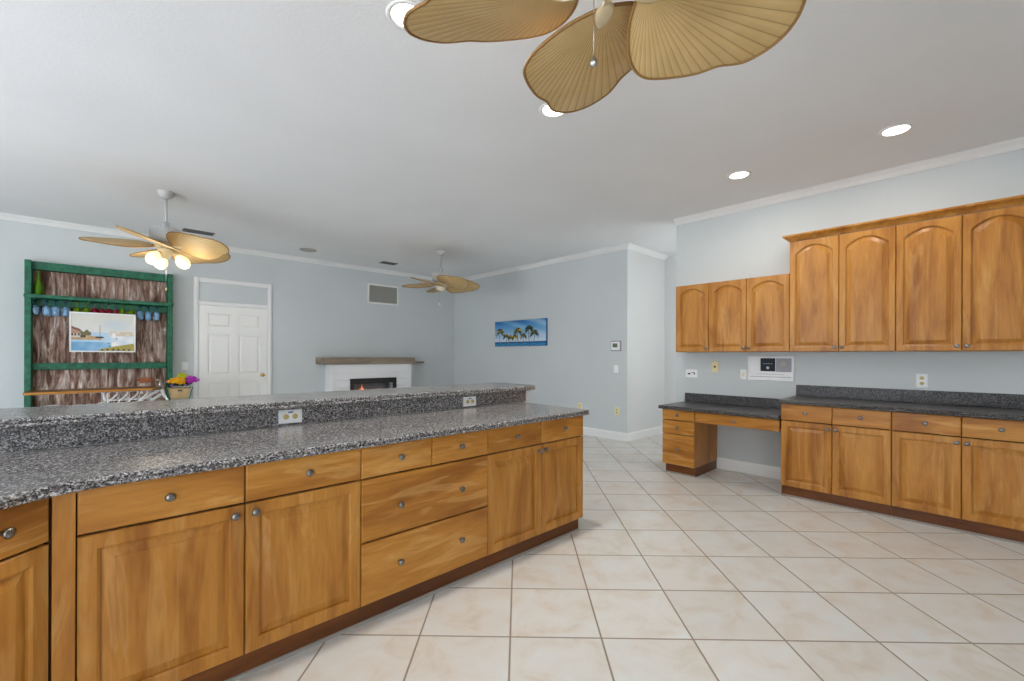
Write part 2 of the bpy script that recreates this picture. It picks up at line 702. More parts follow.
wall('floor', M['floor'], -4.55, 7.35, -3.2, 8.4, -0.12, 0.0)
wall('ceiling', M['ceiling'], -4.55, 7.35, -3.2, 8.4, CEIL, CEIL + 0.12)
wall('wall_back', M['wall'], -4.55, X_PIC + 0.15, Y_BACK, Y_BACK + 0.15, 0, CEIL)
wall('wall_far_right', M['wall'], X_PIC, X_PIC + 0.15, Y_HALL, Y_BACK, 0, CEIL)
wall('wall_hall_side', M['hall'], X_PIC + 0.002, X_HALL + 0.15, Y_HALL - 0.002, Y_HALL + 0.10, 0, CEIL)
wall('wall_hall_end', M['hall'], X_HALL, X_HALL + 0.15, 1.4, Y_HALL, 0, CEIL)
wall('wall_right', M['wall'], X_KIT, X_KIT + 0.15, -3.2, Y_KEND, 0, CEIL)
wall('wall_hall_near', M['hall'], X_KIT + 0.15, X_HALL + 0.15, 1.25, 1.4, 0, CEIL)
# unseen walls beside and behind the camera: open gaps under a lintel, sized for the light
wall('wall_left', M['wall'], -4.55, -4.4, -3.2, 8.25, 2.2, CEIL)
wall('wall_left_pier', M['wall'], -4.55, -4.4, 5.2, 8.25, 0, 2.2)
wall('wall_left_near_pier', M['wall'], -4.55, -4.4, -3.2, 1.2, 0, 2.2)
wall('wall_front', M['wall'], -4.4, X_KIT, -3.2, -3.05, 2.35, CEIL)
wall('wall_front_pier', M['wall'], -1.6, X_KIT, -3.2, -3.05, 0, 2.35)


def run_profile(name, mat, path, prof):
    """sweep a moulding: path = wall-line points (x,y) with the room on the left of travel; prof = (out, z)"""
    n = len(path)
    lps = []
    for i in range(n):
        p = Vector(path[i])
        dirs = []
        if i > 0:
            dirs.append((p - Vector(path[i - 1])).normalized())
        if i < n - 1:
            dirs.append((Vector(path[i + 1]) - p).normalized())
        ns = [Vector((-d.y, d.x)) for d in dirs]
        m = ns[0] if len(ns) == 1 else (ns[0] + ns[1]) / (1 + ns[0].dot(ns[1]))
        lps.append([(p.x + m.x * o, p.y + m.y * o, z) for o, z in prof])
    return structure(MB().loops(lps).build(name, mat))


CROWN = [(0, 2.985), (0.010, 2.985), (0.014, 2.994), (0.024, 3.000), (0.034, 3.016), (0.052, 3.028), (0.060, 3.032), (0.066, 3.040), (0.078, 3.042), (0.078, CEIL), (0, CEIL)]
BASE = [(0, 0), (0.016, 0), (0.016, 0.10), (0.010, 0.118), (0.006, 0.128), (0, 0.128)]
run_profile('trim_1', M['trim'], [(X_KIT, -3.05), (X_KIT, Y_KEND)], CROWN)
run_profile('trim_2', M['trim'], [(X_HALL, Y_HALL), (X_PIC, Y_HALL), (X_PIC, Y_BACK), (-4.4, Y_BACK)], CROWN)
run_profile('baseboard_right', M['trim'], [(X_KIT, 1.27), (X_KIT, 2.09)], BASE)
run_profile('baseboard_hall', M['trim'], [(X_HALL, 1.4), (X_HALL, Y_HALL), (X_PIC, Y_HALL), (X_PIC, Y_BACK), (4.63, Y_BACK)], BASE)
run_profile('baseboard_back', M['trim'], [(3.02, Y_BACK), (2.14, Y_BACK)], BASE)
run_profile('baseboard_left', M['trim'], [(1.04, Y_BACK), (-4.4, Y_BACK)], BASE)


# ------------------------------------------------------------------ fronts of cabinets
def knob(parent, x, z):
    k = MB().lathe([(0.008, 0.0), (0.0065, 0.004), (0.006, 0.010), (0.0085, 0.013), (0.0150, 0.0165), (0.0162, 0.020), (0.0150, 0.0240), (0.0110, 0.0265), (0.0060, 0.0280), (0.0, 0.0284)],
                   (x, 0, z), 'Y', 20)
    return k.build('knob', M['pewter'], parent)


def slab_front(name, parent, x0, x1, z0, z1, knobs, mat='wood_h'):
    """plain drawer front with softly eased edges; y = 0 is its face"""
    g = 0.002
    x0, x1, z0, z1 = x0 + g, x1 - g, z0 + g, z1 - g
    lps = []
    for ins, y in ((0, 0.020), (0, 0.005), (0.002, 0.0015), (0.006, 0.0)):
        lps.append([(x0 + ins, y, z0 + ins), (x1 - ins, y, z0 + ins), (x1 - ins, y, z1 - ins), (x0 + ins, y, z1 - ins)])
    o = MB().loops(lps).build(name, M[mat], parent)
    for kx, kz in knobs:
        knob(o, kx, kz)
    return o


def panel_loop(x0, x1, z0, z1, y, rise, n=14):
    """rectangle with a segmental arched head (rise 0 = straight)"""
    pts = [(x0, y, z0), (x1, y, z0), (x1, y, z1 - rise)]
    for k in range(1, n):
        t = k / n
        s = math.sin(PI * t)
        pts.append((x1 + (x0 - x1) * t, y, z1 - rise + rise * s ** 0.8))
    pts.append((x0, y, z1 - rise))
    return pts


def panel_door(name, parent, x0, x1, z0, z1, knob_at, rise=0.0, stile=0.055):
    g = 0.002
    x0, x1, z0, z1 = x0 + g, x1 - g, z0 + g, z1 - g
    lps = []

    def lp(ins, y, r):
        lps.append(panel_loop(x0 + ins, x1 - ins, z0 + ins, z1 - ins, y, r))
    lp(0, 0.020, 0)
    lp(0, 0.004, 0)
    lp(0.004, 0.0, 0)
    lp(stile - 0.008, 0.0, rise)
    lp(stile - 0.003, 0.0035, rise)
    lp(stile, 0.0055, rise)
    lp(stile + 0.002, 0.0150, rise)
    lp(stile + 0.009, 0.0150, rise)
    lp(stile + 0.036, 0.0045, rise)
    lp(stile + 0.0365, 0.0025, rise)
    o = MB().loops(lps).build(name, M['wood_v'], parent)
    if knob_at:
        knob(o, *knob_at)
    return o


def carcase(parent, w, depth, z0, z1, mat='wood_v'):
    b = MB()
    t = 0.018
    b.box(0.001, t, 0.022, depth, z0, z1)
    b.box(w - t, w - 0.001, 0.022, depth, z0, z1)
    b.box(t, w - t, 0.022, depth, z0, z0 + t)
    b.box(t, w - t, 0.022, depth, z1 - t, z1)
    b.box(t, w - t, depth - 0.01, depth, z0 + t, z1 - t)
    o = b.build('body', M[mat], parent)
    MB().box(t, w - t, 0.0225, 0.040, z0 + t, z1 - t).build('face_frame', M['inside'], parent)
    return o


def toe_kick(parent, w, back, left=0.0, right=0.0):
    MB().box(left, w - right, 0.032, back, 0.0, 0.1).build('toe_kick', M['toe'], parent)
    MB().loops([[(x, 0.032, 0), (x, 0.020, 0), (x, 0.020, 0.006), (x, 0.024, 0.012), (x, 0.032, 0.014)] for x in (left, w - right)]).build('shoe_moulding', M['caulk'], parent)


TOP = 0.876
YF = 2.032     # island face
ISL_D = 0.688

# island cabinets (local x to the right, y into the cabinet)
c1 = thing('base_cabinet', 'island cabinet with two wide drawers over two large doors, pale streaks on one door', 'cabinet', (-0.113, YF, 0), 0, 'island base cabinets')
w1 = 1.032
carcase(c1, w1, ISL_D, 0.1, TOP)
MB().box(0.001, 0.055, 0.0, 0.021, 0.1, TOP - 0.004, 0.001).build('filler_strip', M['wood_v'], c1)
for a, b, kx in ((0.057, 0.543, 0.506), (0.543, 1.032, 0.578)):
    slab_front('drawer', c1, a, b, 0.720, TOP, [((a + b) / 2, 0.80)])
    panel_door('door', c1, a, b, 0.1, 0.716, (kx, 0.678))
MB().prism([(-0.0007, 0.014), (-0.0007, 0.118), (-0.114, 0.118), (-0.0105, 0.014)], 0.1, TOP - 0.004).build('corner_stile', M['inside'], c1)  # backing behind the corner gap, its dark colour stands for shade
toe_kick(c1, w1, ISL_D)

c2 = thing('drawer_cabinet', 'island drawer bank with two small drawers over two deep six knobbed drawers', 'cabinet', (0.919, YF, 0), 0, 'island base cabinets')
w2 = 0.800
carcase(c2, w2, ISL_D, 0.1, TOP)
slab_front('drawer', c2, 0, 0.400, 0.720, TOP, [(0.206, 0.80)])
slab_front('drawer', c2, 0.400, w2, 0.720, TOP, [(0.596, 0.80)])
slab_front('drawer', c2, 0, w2, 0.408, 0.716, [(0.206, 0.555), (0.596, 0.555)])
slab_front('drawer', c2, 0, w2, 0.1, 0.404, [(0.206, 0.262), (0.596, 0.262)])
toe_kick(c2, w2, ISL_D)

c3 = thing('base_cabinet', 'island end cabinet beside the walkway, two small drawers over two narrow panel doors', 'cabinet', (1.719, YF, 0), 0, 'island base cabinets')
w3 = 0.946
carcase(c3, w3, ISL_D, 0.1, TOP)
for a, b, kx in ((0, 0.481, 0.450), (0.481, 0.946, 0.512)):
    slab_front('drawer', c3, a, b, 0.720, TOP, [((a + b) / 2, 0.80)])
    panel_door('door', c3, a, b, 0.1, 0.716, (kx, 0.678))
toe_kick(c3, w3, ISL_D, right=0.02)

LA = 0.60
s45 = math.sqrt(0.5)
c4 = thing('base_cabinet', 'angled island cabinet at the far left edge, one drawer over one panel door', 'cabinet', (-0.115 - LA * s45, YF - LA * s45, 0), R(45), 'island base cabinets')
carcase(c4, LA, 0.52, 0.1, TOP)
slab_front('drawer', c4, 0, LA, 0.720, TOP, [(LA - 0.128, 0.80)])
panel_door('door', c4, 0, LA, 0.1, 0.716, (0.04, 0.678))
toe_kick(c4, LA, 0.5)

# island worktop, with the inner bend at the angled cabinet
dx = 0.037
bend = (-0.0985, 1.995)
left_end = (bend[0] - 0.66 * s45, bend[1] - 0.66 * s45)
poly = fillet(left_end, bend, (2.70, 1.995), 0.40, 12)
poly = [left_end] + list(poly) + fillet((0, 1.995), (2.70, 1.995), (2.70, 2.7), 0.02, 4) + [(2.70, 2.719), (-1.25, 2.719), (-1.25, 2.10)]
wt = slab('worktop', M['granite'], poly, TOP + 0.001, 0.038)
tag(wt, 'long speckled grey granite worktop of the island, lower level in front of the raised bar', 'worktop')

# raised bar: half wall, stone riser, bar top
structure(box('wall_half', M['wall'], None, -1.25, 2.735, 2.742, 2.87, 0, 1.018))
rs = MB().box(-1.25, 2.737, 2.7205, 2.7415, 0.916, 1.018).build('backsplash', M['granite'])
tag(rs, 'granite upstand between the island worktop and the raised bar top, holding two outlets', 'backsplash')
bp = [(-1.30, 2.66)] + fillet((0, 2.66), (2.855, 2.66), (2.855, 3.2), 0.10, 8) + fillet((2.855, 2.7), (2.855, 3.215), (0, 3.215), 0.14, 8) + [(-1.30, 3.215)]
bt = slab('bar_top', M['granite'], bp, 1.0195, 0.040)
tag(bt, 'long raised granite bar top running behind the island worktop', 'counter')
cb = MB().loops([[(2.736, y, 1.018), (2.835, y, 1.018), (2.833, y, 0.995), (2.805, y, 0.975), (2.785, y, 0.94), (2.765, y, 0.90), (2.736, y, 0.88)] for y in (2.745, 2.83)]).build('corbel', M['trim'])
tag(cb, 'small white bracket under the right end of the bar top', 'bracket')

# right wall base cabinets: front faces -x, so local x runs along -y
XF = 4.72
RZ = R(-90)


def right_base(y_left, label):
    t = thing('base_cabinet', label, 'cabinet', (XF, y_left, 0), RZ, 'base cabinets along the right wall')
    w = 0.800
    carcase(t, w, 0.606, 0.1, TOP)
    for a, b, kx in ((0, 0.4, 0.372), (0.4, 0.8, 0.428)):
        slab_front('drawer', t, a, b, 0.722, TOP, [((a + b) / 2, 0.802)])
        panel_door('door', t, a, b, 0.1, 0.718, (kx, 0.676))
    toe_kick(t, w, 0.6)
    return t


rb1 = right_base(1.267, 'right wall base cabinet next to the desk opening, under the intercom end of the counter')
rb2 = dup(rb1, (XF, 0.466, 0), RZ, 'right wall base cabinet farther from the desk, below the white wall outlet')
wt2 = slab('worktop', M['granite_dark'], [(5.328, -0.36), (5.328, 1.30), (4.685, 1.285), (4.685, -0.36)], TOP + 0.001, 0.038)
tag(wt2, 'dark granite counter over the right wall base cabinets, higher than the desk', 'worktop')
sp2 = MB().box(5.308, 5.329, -0.36, 1.285, 0.917, 1.028, 0.002).build('backsplash', M['granite_dark'])
tag(sp2, 'dark granite upstand along the wall behind the right hand counter', 'backsplash')

# desk: drawer pedestal, pencil drawer, lower top
DT = 0.722
pd = thing('desk_pedestal', 'narrow three drawer desk pedestal at the left end of the low desk', 'cabinet', (XF - 0.02, 2.462, 0), RZ)
wp = 0.372
carcase(pd, wp, 0.62, 0.1, DT)
slab_front('drawer', pd, 0, wp, 0.604, DT, [(wp / 2, 0.664)])
slab_front('drawer', pd, 0, wp, 0.448, 0.600, [(wp / 2, 0.525)])
slab_front('drawer', pd, 0, wp, 0.1, 0.444, [(wp / 2, 0.284)])
toe_kick(pd, wp, 0.60, left=0.03)
pn = thing('pencil_drawer', 'wide shallow pencil drawer under the desk top, spanning the knee space', 'drawer', (XF - 0.02, 2.088, 0), RZ)
wpn = 0.816
slab_front('drawer_front', pn, 0.004, wpn, 0.604, DT - 0.002, [(wpn / 2, 0.66)])
b = MB()
b.box(0.03, 0.046, 0.021, 0.50, 0.615, 0.715)
b.box(wpn - 0.046, wpn - 0.03, 0.021, 0.50, 0.615, 0.715)
b.box(0.046, wpn - 0.046, 0.484, 0.50, 0.615, 0.715)
b.box(0.046, wpn - 0.046, 0.021, 0.484, 0.615, 0.625)
b.build('drawer_box', M['wood_h'], pn)
dt = slab('desk_worktop', M['granite_dark'], [(5.328, 1.272), (5.328, 2.495), (4.665, 2.495), (4.665, 1.272)], DT + 0.001, 0.038)
tag(dt, 'low dark granite desk top left of the right wall counter', 'worktop')
dsp = MB().box(5.308, 5.329, 1.295, 2.482, 0.762, 0.868, 0.002).build('backsplash', M['granite_dark'])
tag(dsp, 'dark granite upstand along the wall behind the low desk', 'backsplash')

# wall cabinets
XU, UB = 5.0, 1.372
UD = 0.327


def upper(y_left, widths, z1, knobs, label, rise, group):
    t = thing('wall_cabinet', label, 'cabinet', (XU, y_left, 0), RZ, group)
    carcase(t, sum(widths), UD, UB, z1)
    x = 0
    for wdt, kx in zip(widths, knobs):
        panel_door('door', t, x, x + wdt, UB, z1, (x + kx, UB + 0.042), rise, 0.052)
        x += wdt
    return t


u1 = upper(2.455, [0.389], 2.155, [0.361], 'short single door wall cabinet at the left end, above the low desk', 0.072, 'short wall cabinets over the desk')
u2 = upper(2.066, [0.396, 0.400], 2.155, [0.370, 0.028], 'short two door arched panel wall cabinet directly above the intercom panel', 0.072, 'short wall cabinets over the desk')
u3 = upper(1.270, [0.400, 0.400], 2.462, [0.372, 0.028], 'tall two door arched wall cabinet next to the short cabinets', 0.078, 'tall wall cabinets on the right wall')
u4 = dup(u3, (XU, 0.470, 0), RZ, 'tall two door arched wall cabinet cut by the right edge of the picture')
CP = [(-0.004, 2.462), (0.004, 2.464), (0.010, 2.474), (0.016, 2.484), (0.034, 2.500), (0.048, 2.506), (0.052, 2.514), (0.052, 2.524), (-0.004, 2.524)]
path = [(XU, -0.34), (XU, 1.270), (X_KIT - 0.002, 1.270)]
lps = []
for i, (px, py) in enumerate(path):
    lps.append([((px - o) if i < 2 else px, (py + o) if i > 0 else py, z) for o, z in CP])
cn = MB().loops(lps).build('cabinet_cornice', M['wood_h'])
tag(cn, 'stepped wooden cornice along the top of the tall wall cabinets', 'cornice')


# ------------------------------------------------------------------ outlets, switches and wall devices (local x right, face towards -y)
def plate(parent, w, h, mat):
    lps = []
    for ins, y in ((0, 0.0), (0, -0.003), (0.004, -0.006)):
        lps.append([(-w / 2 + ins, y, -h / 2 + ins), (w / 2 - ins, y, -h / 2 + ins), (w / 2 - ins, y, h / 2 - ins), (-w / 2 + ins, y, h / 2 - ins)])
    return MB().loops(lps).build('cover_plate', M[mat], parent)


def outlet(label, loc, rz, w, h, horizontal=False, mat='white_plastic', sock='white_plastic', group=None, tagged=False):
    t = thing('wall_outlet', label, 'outlet', loc, rz, group)
    plate(t, w, h, mat)
    for s in (-1, 1):
        cx, cz = (s * w * 0.19, 0.0) if horizontal else (0.0, s * h * 0.19)
        o = MB().lathe([(0.016, 0.0055), (0.0155, 0.0085), (0.014, 0.009)], (cx, 0, cz), 'Y', 16).build('socket', M[sock], t)
        b = MB()
        for q in (-1, 1):
            if horizontal:
                b.box(cx - 0.004, cx + 0.004, -0.0096, -0.0088, cz + q * 0.006 - 0.0011, cz + q * 0.006 + 0.0011)
            else:
                b.box(cx + q * 0.006 - 0.0011, cx + q * 0.006 + 0.0011, -0.0096, -0.0088, cz - 0.001, cz + 0.007)
        b.lathe([(0.0025, 0.0086), (0.0025, 0.0096)], (cx + (0.009 if horizontal else 0), 0, cz - (0 if horizontal else 0.007)), 'Y', 8)
        b.build('slots', M['slot'], o)
    if tagged:
        MB().box(-0.014, 0.014, -0.0070, -0.0058, h * 0.26, h * 0.36).build('blue_sticker', M['blue_tag'], t)
    return t


YR = 2.7203
outlet('left of the two outlets on the island upstand, sideways white plate', (0.802, YR, 0.966), 0, 0.127, 0.079, True, 'white_plastic', 'tan_socket', 'island outlets', True)
outlet('right of the two outlets on the island upstand, smaller in view near the bar end', (2.110, YR, 0.962), 0, 0.125, 0.074, True, 'white_plastic', 'tan_socket', 'island outlets', True)
XW = X_KIT - 0.0002
outlet('white upright outlet on the wall above the right hand counter', (XW, 0.322, 1.112), RZ, 0.078, 0.124, False, 'white_plastic', 'tan_socket')
jk = thing('wall_jack', 'sideways white jack plate at the left end over the desk', 'outlet', (XW, 2.407, 1.110), RZ)
plate(jk, 0.148, 0.098, 'white_plastic')
b = MB()
b.box(-0.045, -0.012, -0.0075, -0.0055, -0.012, 0.006)
b.box(0.002, 0.030, -0.0075, -0.0055, 0.006, 0.014)
b.box(0.030, 0.044, -0.0075, -0.0055, -0.012, 0.014)
b.build('jack_holes', M['slot'], jk)
ph = thing('phone_jack', 'upright ivory phone jack plate on the wall over the desk', 'outlet', (XW, 2.123, 1.200), RZ)
plate(ph, 0.082, 0.130, 'ivory_plastic')
MB().box(-0.010, 0.010, -0.011, -0.0055, -0.011, 0.011, 0.001).build('jack', M['slot'], ph)
lsw = thing('light_switch', 'white switch plate on the wall touching the intercom panel', 'switch', (XW, 1.806, 1.118), RZ)
plate(lsw, 0.066, 0.114, 'white_plastic')
MB().box(-0.010, 0.010, -0.0095, -0.0055, -0.026, 0.026, 0.001).build('rocker', M['ivory_plastic'], lsw)

ic = thing('intercom_panel', 'white intercom panel with dark screen below the short wall cabinets', 'intercom', (XW, 1.532, 1.192), RZ)
W2, H2 = 0.228, 0.136
lps = []
for ins, y in ((0, 0.0), (0, -0.012), (0.006, -0.018), (0.016, -0.018), (0.019, -0.015)):
    lps.append([(-W2 + ins, y, -H2 + ins), (W2 - ins, y, -H2 + ins), (W2 - ins, y, H2 - ins), (-W2 + ins, y, H2 - ins)])
MB().loops(lps).build('case', M['white_plastic'], ic)
MB().box(-0.204, -0.098, -0.021, -0.0145, -0.030, 0.110, 0.002).build('speaker_cover', M['white_plastic'], ic)
scr = MB().box(-0.092, 0.052, -0.023, -0.0145, -0.030, 0.112, 0.002).build('screen', M['screen'], ic)
for k in range(4):
    MB().box(-0.062 + k * 0.024, -0.048 + k * 0.024, -0.0236, -0.0228, 0.050, 0.056).build('display_digit', M['screen_mark'], scr)
MB().lathe([(0.016, 0.0228), (0.014, 0.0242)], (-0.020, 0, 0.008), 'Y', 14).build('centre_button', M['screen_mark'], scr)
kp = MB().box(0.058, 0.204, -0.021, -0.0145, -0.034, 0.112, 0.002).build('keypad', M['grey_plastic'], ic)
MB().lathe([(0.040, 0.0208), (0.040, 0.0225), (0.034, 0.0235)], (0.130, 0, 0.050), 'Y', 24).build('dial', M['vent_grey'], kp)
b = MB()
for k in range(9):
    b.box(-0.130 + k * 0.030, -0.112 + k * 0.030, -0.0168, -0.0145, -0.064, -0.058)
b.box(-0.20, 0.20, -0.0175, -0.0145, -0.094, -0.088)
b.build('lower_buttons', M['grey_plastic'], ic)

# devices on the far right (picture) wall, facing -x
XP = X_PIC - 0.0002
th = thing('thermostat', 'small white thermostat with grey display on the far wall near the hall corner', 'thermostat', (XP, 3.894, 1.482), RZ)
MB().box(-0.098, 0.098, -0.012, 0.0, -0.084, 0.084, 0.004).build('back_plate', M['grey_plastic'], th)
MB().box(-0.074, 0.074, -0.034, -0.011, -0.064, 0.064, 0.006, 2).build('case', M['white_plastic'], th)
MB().box(-0.044, 0.044, -0.0356, -0.033, -0.022, 0.040).build('display', M['lcd'], th)
sw2 = thing('light_switch', 'small white switch below the thermostat on the far wall', 'switch', (XP, 3.896, 1.117), RZ)
plate(sw2, 0.078, 0.120, 'white_plastic')
MB().box(-0.006, 0.006, -0.014, -0.0055, -0.012, 0.012, 0.001).build('toggle', M['white_plastic'], sw2)
outlet('ivory outlet low on the far wall below the thermostat', (XP, 3.874, 0.451), RZ, 0.080, 0.122, False, 'ivory_plastic', 'tan_socket', 'ivory wall outlets')
outlet('ivory outlet on the far wall half hidden behind the island worktop corner', (XP, 4.606, 0.461), RZ, 0.080, 0.122, False, 'ivory_plastic', 'tan_socket', 'ivory wall outlets')
sw3 = thing('light_switch', 'white switch plate on the back wall between the green hutch and the white door', 'switch', (0.937, Y_BACK - 0.0002, 1.148), 0)
plate(sw3, 0.078, 0.122, 'white_plastic')
MB().box(-0.006, 0.006, -0.014, -0.0055, -0.012, 0.012, 0.001).build('toggle', M['white_plastic'], sw3)

# ------------------------------------------------------------------ white door with blank transom
d1 = bpy.data.objects.new('door_1', None)
C.objects.link(d1)
d1.location = (1.041, Y_BACK, 0)
d1['kind'] = 'structure'
dw = 1.085
b = MB()
for x0, x1, z0, z1 in ((0.0, 0.064, 0, 2.520), (dw - 0.064, dw, 0, 2.520), (0.064, dw - 0.064, 2.452, 2.520), (0.064, dw - 0.064, 2.095, 2.160)):
    b.box(x0, x1, -0.026, 0.0, z0, z1, 0.005)
    b.box(x0 + 0.012 if x1 - x0 < 0.1 else x0, x1 - 0.012 if x1 - x0 < 0.1 else x1, -0.032, -0.024, z0 + 0.012 if z1 - z0 < 0.1 else z0, z1 - 0.012 if z1 - z0 < 0.1 else z1, 0.003)
b.build('casing', M['trim'], d1)
MB().box(0.066, dw - 0.066, -0.006, 0.0, 2.160, 2.452).build('transom_panel', M['wall'], d1)
x0, x1 = 0.068, dw - 0.068
ds = MB()
ds.box(x0, x1, -0.006, -0.0005, 0.008, 2.092)
ws = x1 - x0
cols = [(x0, x0 + 0.115), (x0 + ws / 2 - 0.055, x0 + ws / 2 + 0.055), (x1 - 0.115, x1)]
rows = [(0.008, 0.235), (0.880, 1.010), (1.655, 1.755), (1.985, 2.092)]
for a, c in cols:
    ds.box(a, c, -0.024, -0.005, 0.008, 2.092)
for a, c in rows:
    for (l0, l1), (r0, r1) in zip(cols, cols[1:]):
        ds.box(l1, r0, -0.024, -0.005, a, c)
for (l0, l1), (r0, r1) in zip(cols, cols[1:]):
    for (za, zb), (zc, zd) in zip(rows, rows[1:]):
        lps = []
        for ins, y in ((0.014, -0.0055), (0.036, -0.017), (0.038, -0.018)):
            lps.append([(l1 + ins, y, zb + ins), (r0 - ins, y, zb + ins), (r0 - ins, y, zc - ins), (l1 + ins, y, zc - ins)])
        ds.loops(lps, False, True)
ds.build('door_slab', M['door'], d1)
hd = MB().lathe([(0.030, 0.020), (0.030, 0.024), (0.010, 0.028), (0.010, 0.045), (0.024, 0.054), (0.029, 0.066), (0.024, 0.078), (0.0, 0.082)], (x1 - 0.075, 0, 0.985), 'Y', 18).build('door_handle', M['brass'], d1)

# ------------------------------------------------------------------ fireplace
fp = thing('fireplace', 'white shiplap electric fireplace with a weathered timber mantel on the back wall', 'fireplace', (3.028, 7.89, 0))
fw_ = 1.585
dp = Y_BACK - 7.89 - 0.001
b = MB()
n = 8
hz = 1.153
BX0, BX1, BZ0, BZ1 = 0.318, 1.252, 0.42, 0.885
for k in range(n):
    za, zb = k * hz / n + 0.003, (k + 1) * hz / n - 0.003
    spans = [(0.05, fw_ - 0.05)]
    if za < BZ1 and zb > BZ0:
        spans = [(0.05, BX0), (BX1, fw_ - 0.05)]
    for s0, s1 in spans:
        b.box(s0, s1, 0.0, 0.03, za, zb, 0.003)
b.box(0.0, fw_, 0.02, dp, 0, BZ0)
b.box(0.0, fw_, 0.02, dp, BZ1, hz)
b.box(0.0, BX0, 0.02, dp, BZ0, BZ1)
b.box(BX1, fw_, 0.02, dp, BZ0, BZ1)
b.build('surround', M['shiplap'], fp)
for c0, c1x in ((-0.004, 0.05), (fw_ - 0.05, fw_ + 0.004)):
    MB().box(c0, c1x, -0.008, 0.03, 0, hz, 0.002).build('corner_trim', M['trim'], fp)
b = MB()
b.box(BX0, BX1, -0.014, 0.02, 0.785, BZ1)
b.box(BX0, BX1, -0.014, 0.02, BZ0, 0.46)
b.box(BX0, BX0 + 0.07, -0.014, 0.02, 0.46, 0.785)
b.box(BX1 - 0.07, BX1, -0.014, 0.02, 0.46, 0.785)
fx = b.build('firebox', M['black'], fp)
MB().box(BX0 + 0.07, BX1 - 0.07, 0.16, 0.17, 0.46, 0.785).build('back_glass', M['firebox_glass'], fx)
b = MB()
for k in range(17):
    b.ball((BX0 + 0.11 + k * 0.045, 0.08 + random.uniform(-0.03, 0.03), 0.49 + random.uniform(0, 0.03)), 0.035, 1, (1.2, 1, 0.9), 0.15)
b.build('log_bed', M['ember'], fx)
fl = MB()
for fxx, sz in ((0.54, 0.9), (0.575, 1.25), (0.60, 0.95), (0.83, 0.72), (0.92, 0.80)):
    fl.lathe([(0.0, -0.02), (0.022, 0.03), (0.026, 0.07), (0.014, 0.14), (0.0, 0.215 * sz)], (fxx, 0.07, 0.51), 'Z', 8)
fl.build('flames', M['flame'], fx)
MB().box(-0.172, 1.64, -0.06, dp, hz + 0.001, hz + 0.127, 0.006).build('mantel_shelf', M['mantel'], fp)
MB().box(1.6405, 2.03, 0.21, dp, hz + 0.008, hz + 0.040, 0.003).build('mantel_ledge', M['mantel'], fp)


# ------------------------------------------------------------------ pictures (painted cell by cell)
def picture_mesh(name, parent, w, h, nx, nz, fn, y):
    me = bpy.data.meshes.new(name)
    vs_, fs_ = [], []
    for j in range(nz + 1):
        for i in range(nx + 1):
            vs_.append((-w / 2 + w * i / nx, y, -h / 2 + h * j / nz))
    for j in range(nz):
        for i in range(nx):
            a = j * (nx + 1) + i
            fs_.append((a, a + 1, a + nx + 2, a + nx + 1))
    me.from_pydata(vs_, [], fs_)
    ca = me.color_attributes.new('picture', 'FLOAT_COLOR', 'CORNER')
    for p in me.polygons:
        i, j = p.index % nx, p.index // nx
        c = srgb(*fn((i + 0.5) / nx, (j + 0.5) / nz))
        for li in p.loop_indices:
            ca.data[li].color = c
    me.materials.append(M['picture'])
    o = bpy.data.objects.new(name, me)
    C.objects.link(o)
    o.parent = parent
    return o


def lerp(a, b, t):
    t = max(0, min(1, t))
    return tuple(x + (y - x) * t for x, y in zip(a, b))


rng = random.Random(3)
PALMS = [(0.115, 0.60, 0.200, 1.0), (0.235, 0.42, 0.13, 0.7), (0.335, 0.36, 0.12, 0.5), (0.415, 0.38, 0.13, 0.4), (0.480, 0.60, 0.20, 0.9), (0.585, 0.40, 0.13, 0.5), (0.695, 0.66, 0.20, 1.0), (0.790, 0.50, 0.18, 0.9)]
FR = []
for (px, pz, pr, dk) in PALMS:
    for k in range(11):
        a = -0.5 + (PI + 1.0) * k / 10 + rng.uniform(-0.12, 0.12)
        pts = []
        for q in range(9):
            t = q / 8
            xx = px + math.cos(a) * pr * t * 0.46
            zz = pz + (math.sin(a) * pr * t - 0.55 * pr * t * t) * 1.15
            pts.append((xx, zz, t))
        FR.append((pts, dk, rng.random()))


def palms_fn(u, v):
    sky = lerp((196, 212, 226), (66, 138, 196), (v - 0.25) / 0.6)
    if v > 0.82:
        sky = lerp(sky, (40, 104, 166), (v - 0.82) / 0.15 + 0.1 * math.sin(u * 25))
    c = lerp(sky, (228, 234, 238), 0.55 * max(0, math.sin(u * 7 + v * 9) * math.sin(u * 3.1 + 1 + v * 4)) * (1 if v > 0.2 else 0))
    if v < 0.12:
        c = lerp((20, 104, 160), (60, 150, 190), 0.5 + 0.5 * math.sin(u * 40 + v * 90))
    elif v < 0.165:
        c = (16, 78, 140)
    elif v < 0.20:
        c = (190, 206, 214)
    for (px, pz, pr, dk) in PALMS:
        if v < pz and abs(u - px - 0.012 * math.sin(v * 5 + px * 30)) < 0.005:
            c = (104, 88, 70) if v > 0.1 else (60, 70, 80)
    best, bc = 1e9, None
    for pts, dk, rr in FR:
        for xx, zz, t in pts:
            d = math.hypot((u - xx) * 2.3, v - zz)
            wv = 0.015 + 0.018 * math.sin(PI * min(1, t + 0.15))
            if d / wv < best:
                best = d / wv
                g = (34, 56, 40) if rr < 0.35 + 0.25 * dk else ((96, 100, 30) if rr < 0.8 else (186, 150, 30))
                bc = g
    if best < 1:
        c = bc
    return c


pc = thing('canvas_picture', 'wide canvas of palm trees over blue sea on the far wall', 'picture', (XP, 6.060, 1.760), RZ)
MB().box(-0.708, 0.708, -0.040, 0.0, -0.252, 0.252).build('canvas', M['canvas_edge'], pc)
picture_mesh('print', pc, 1.414, 0.502, 170, 70, palms_fn, -0.0408)


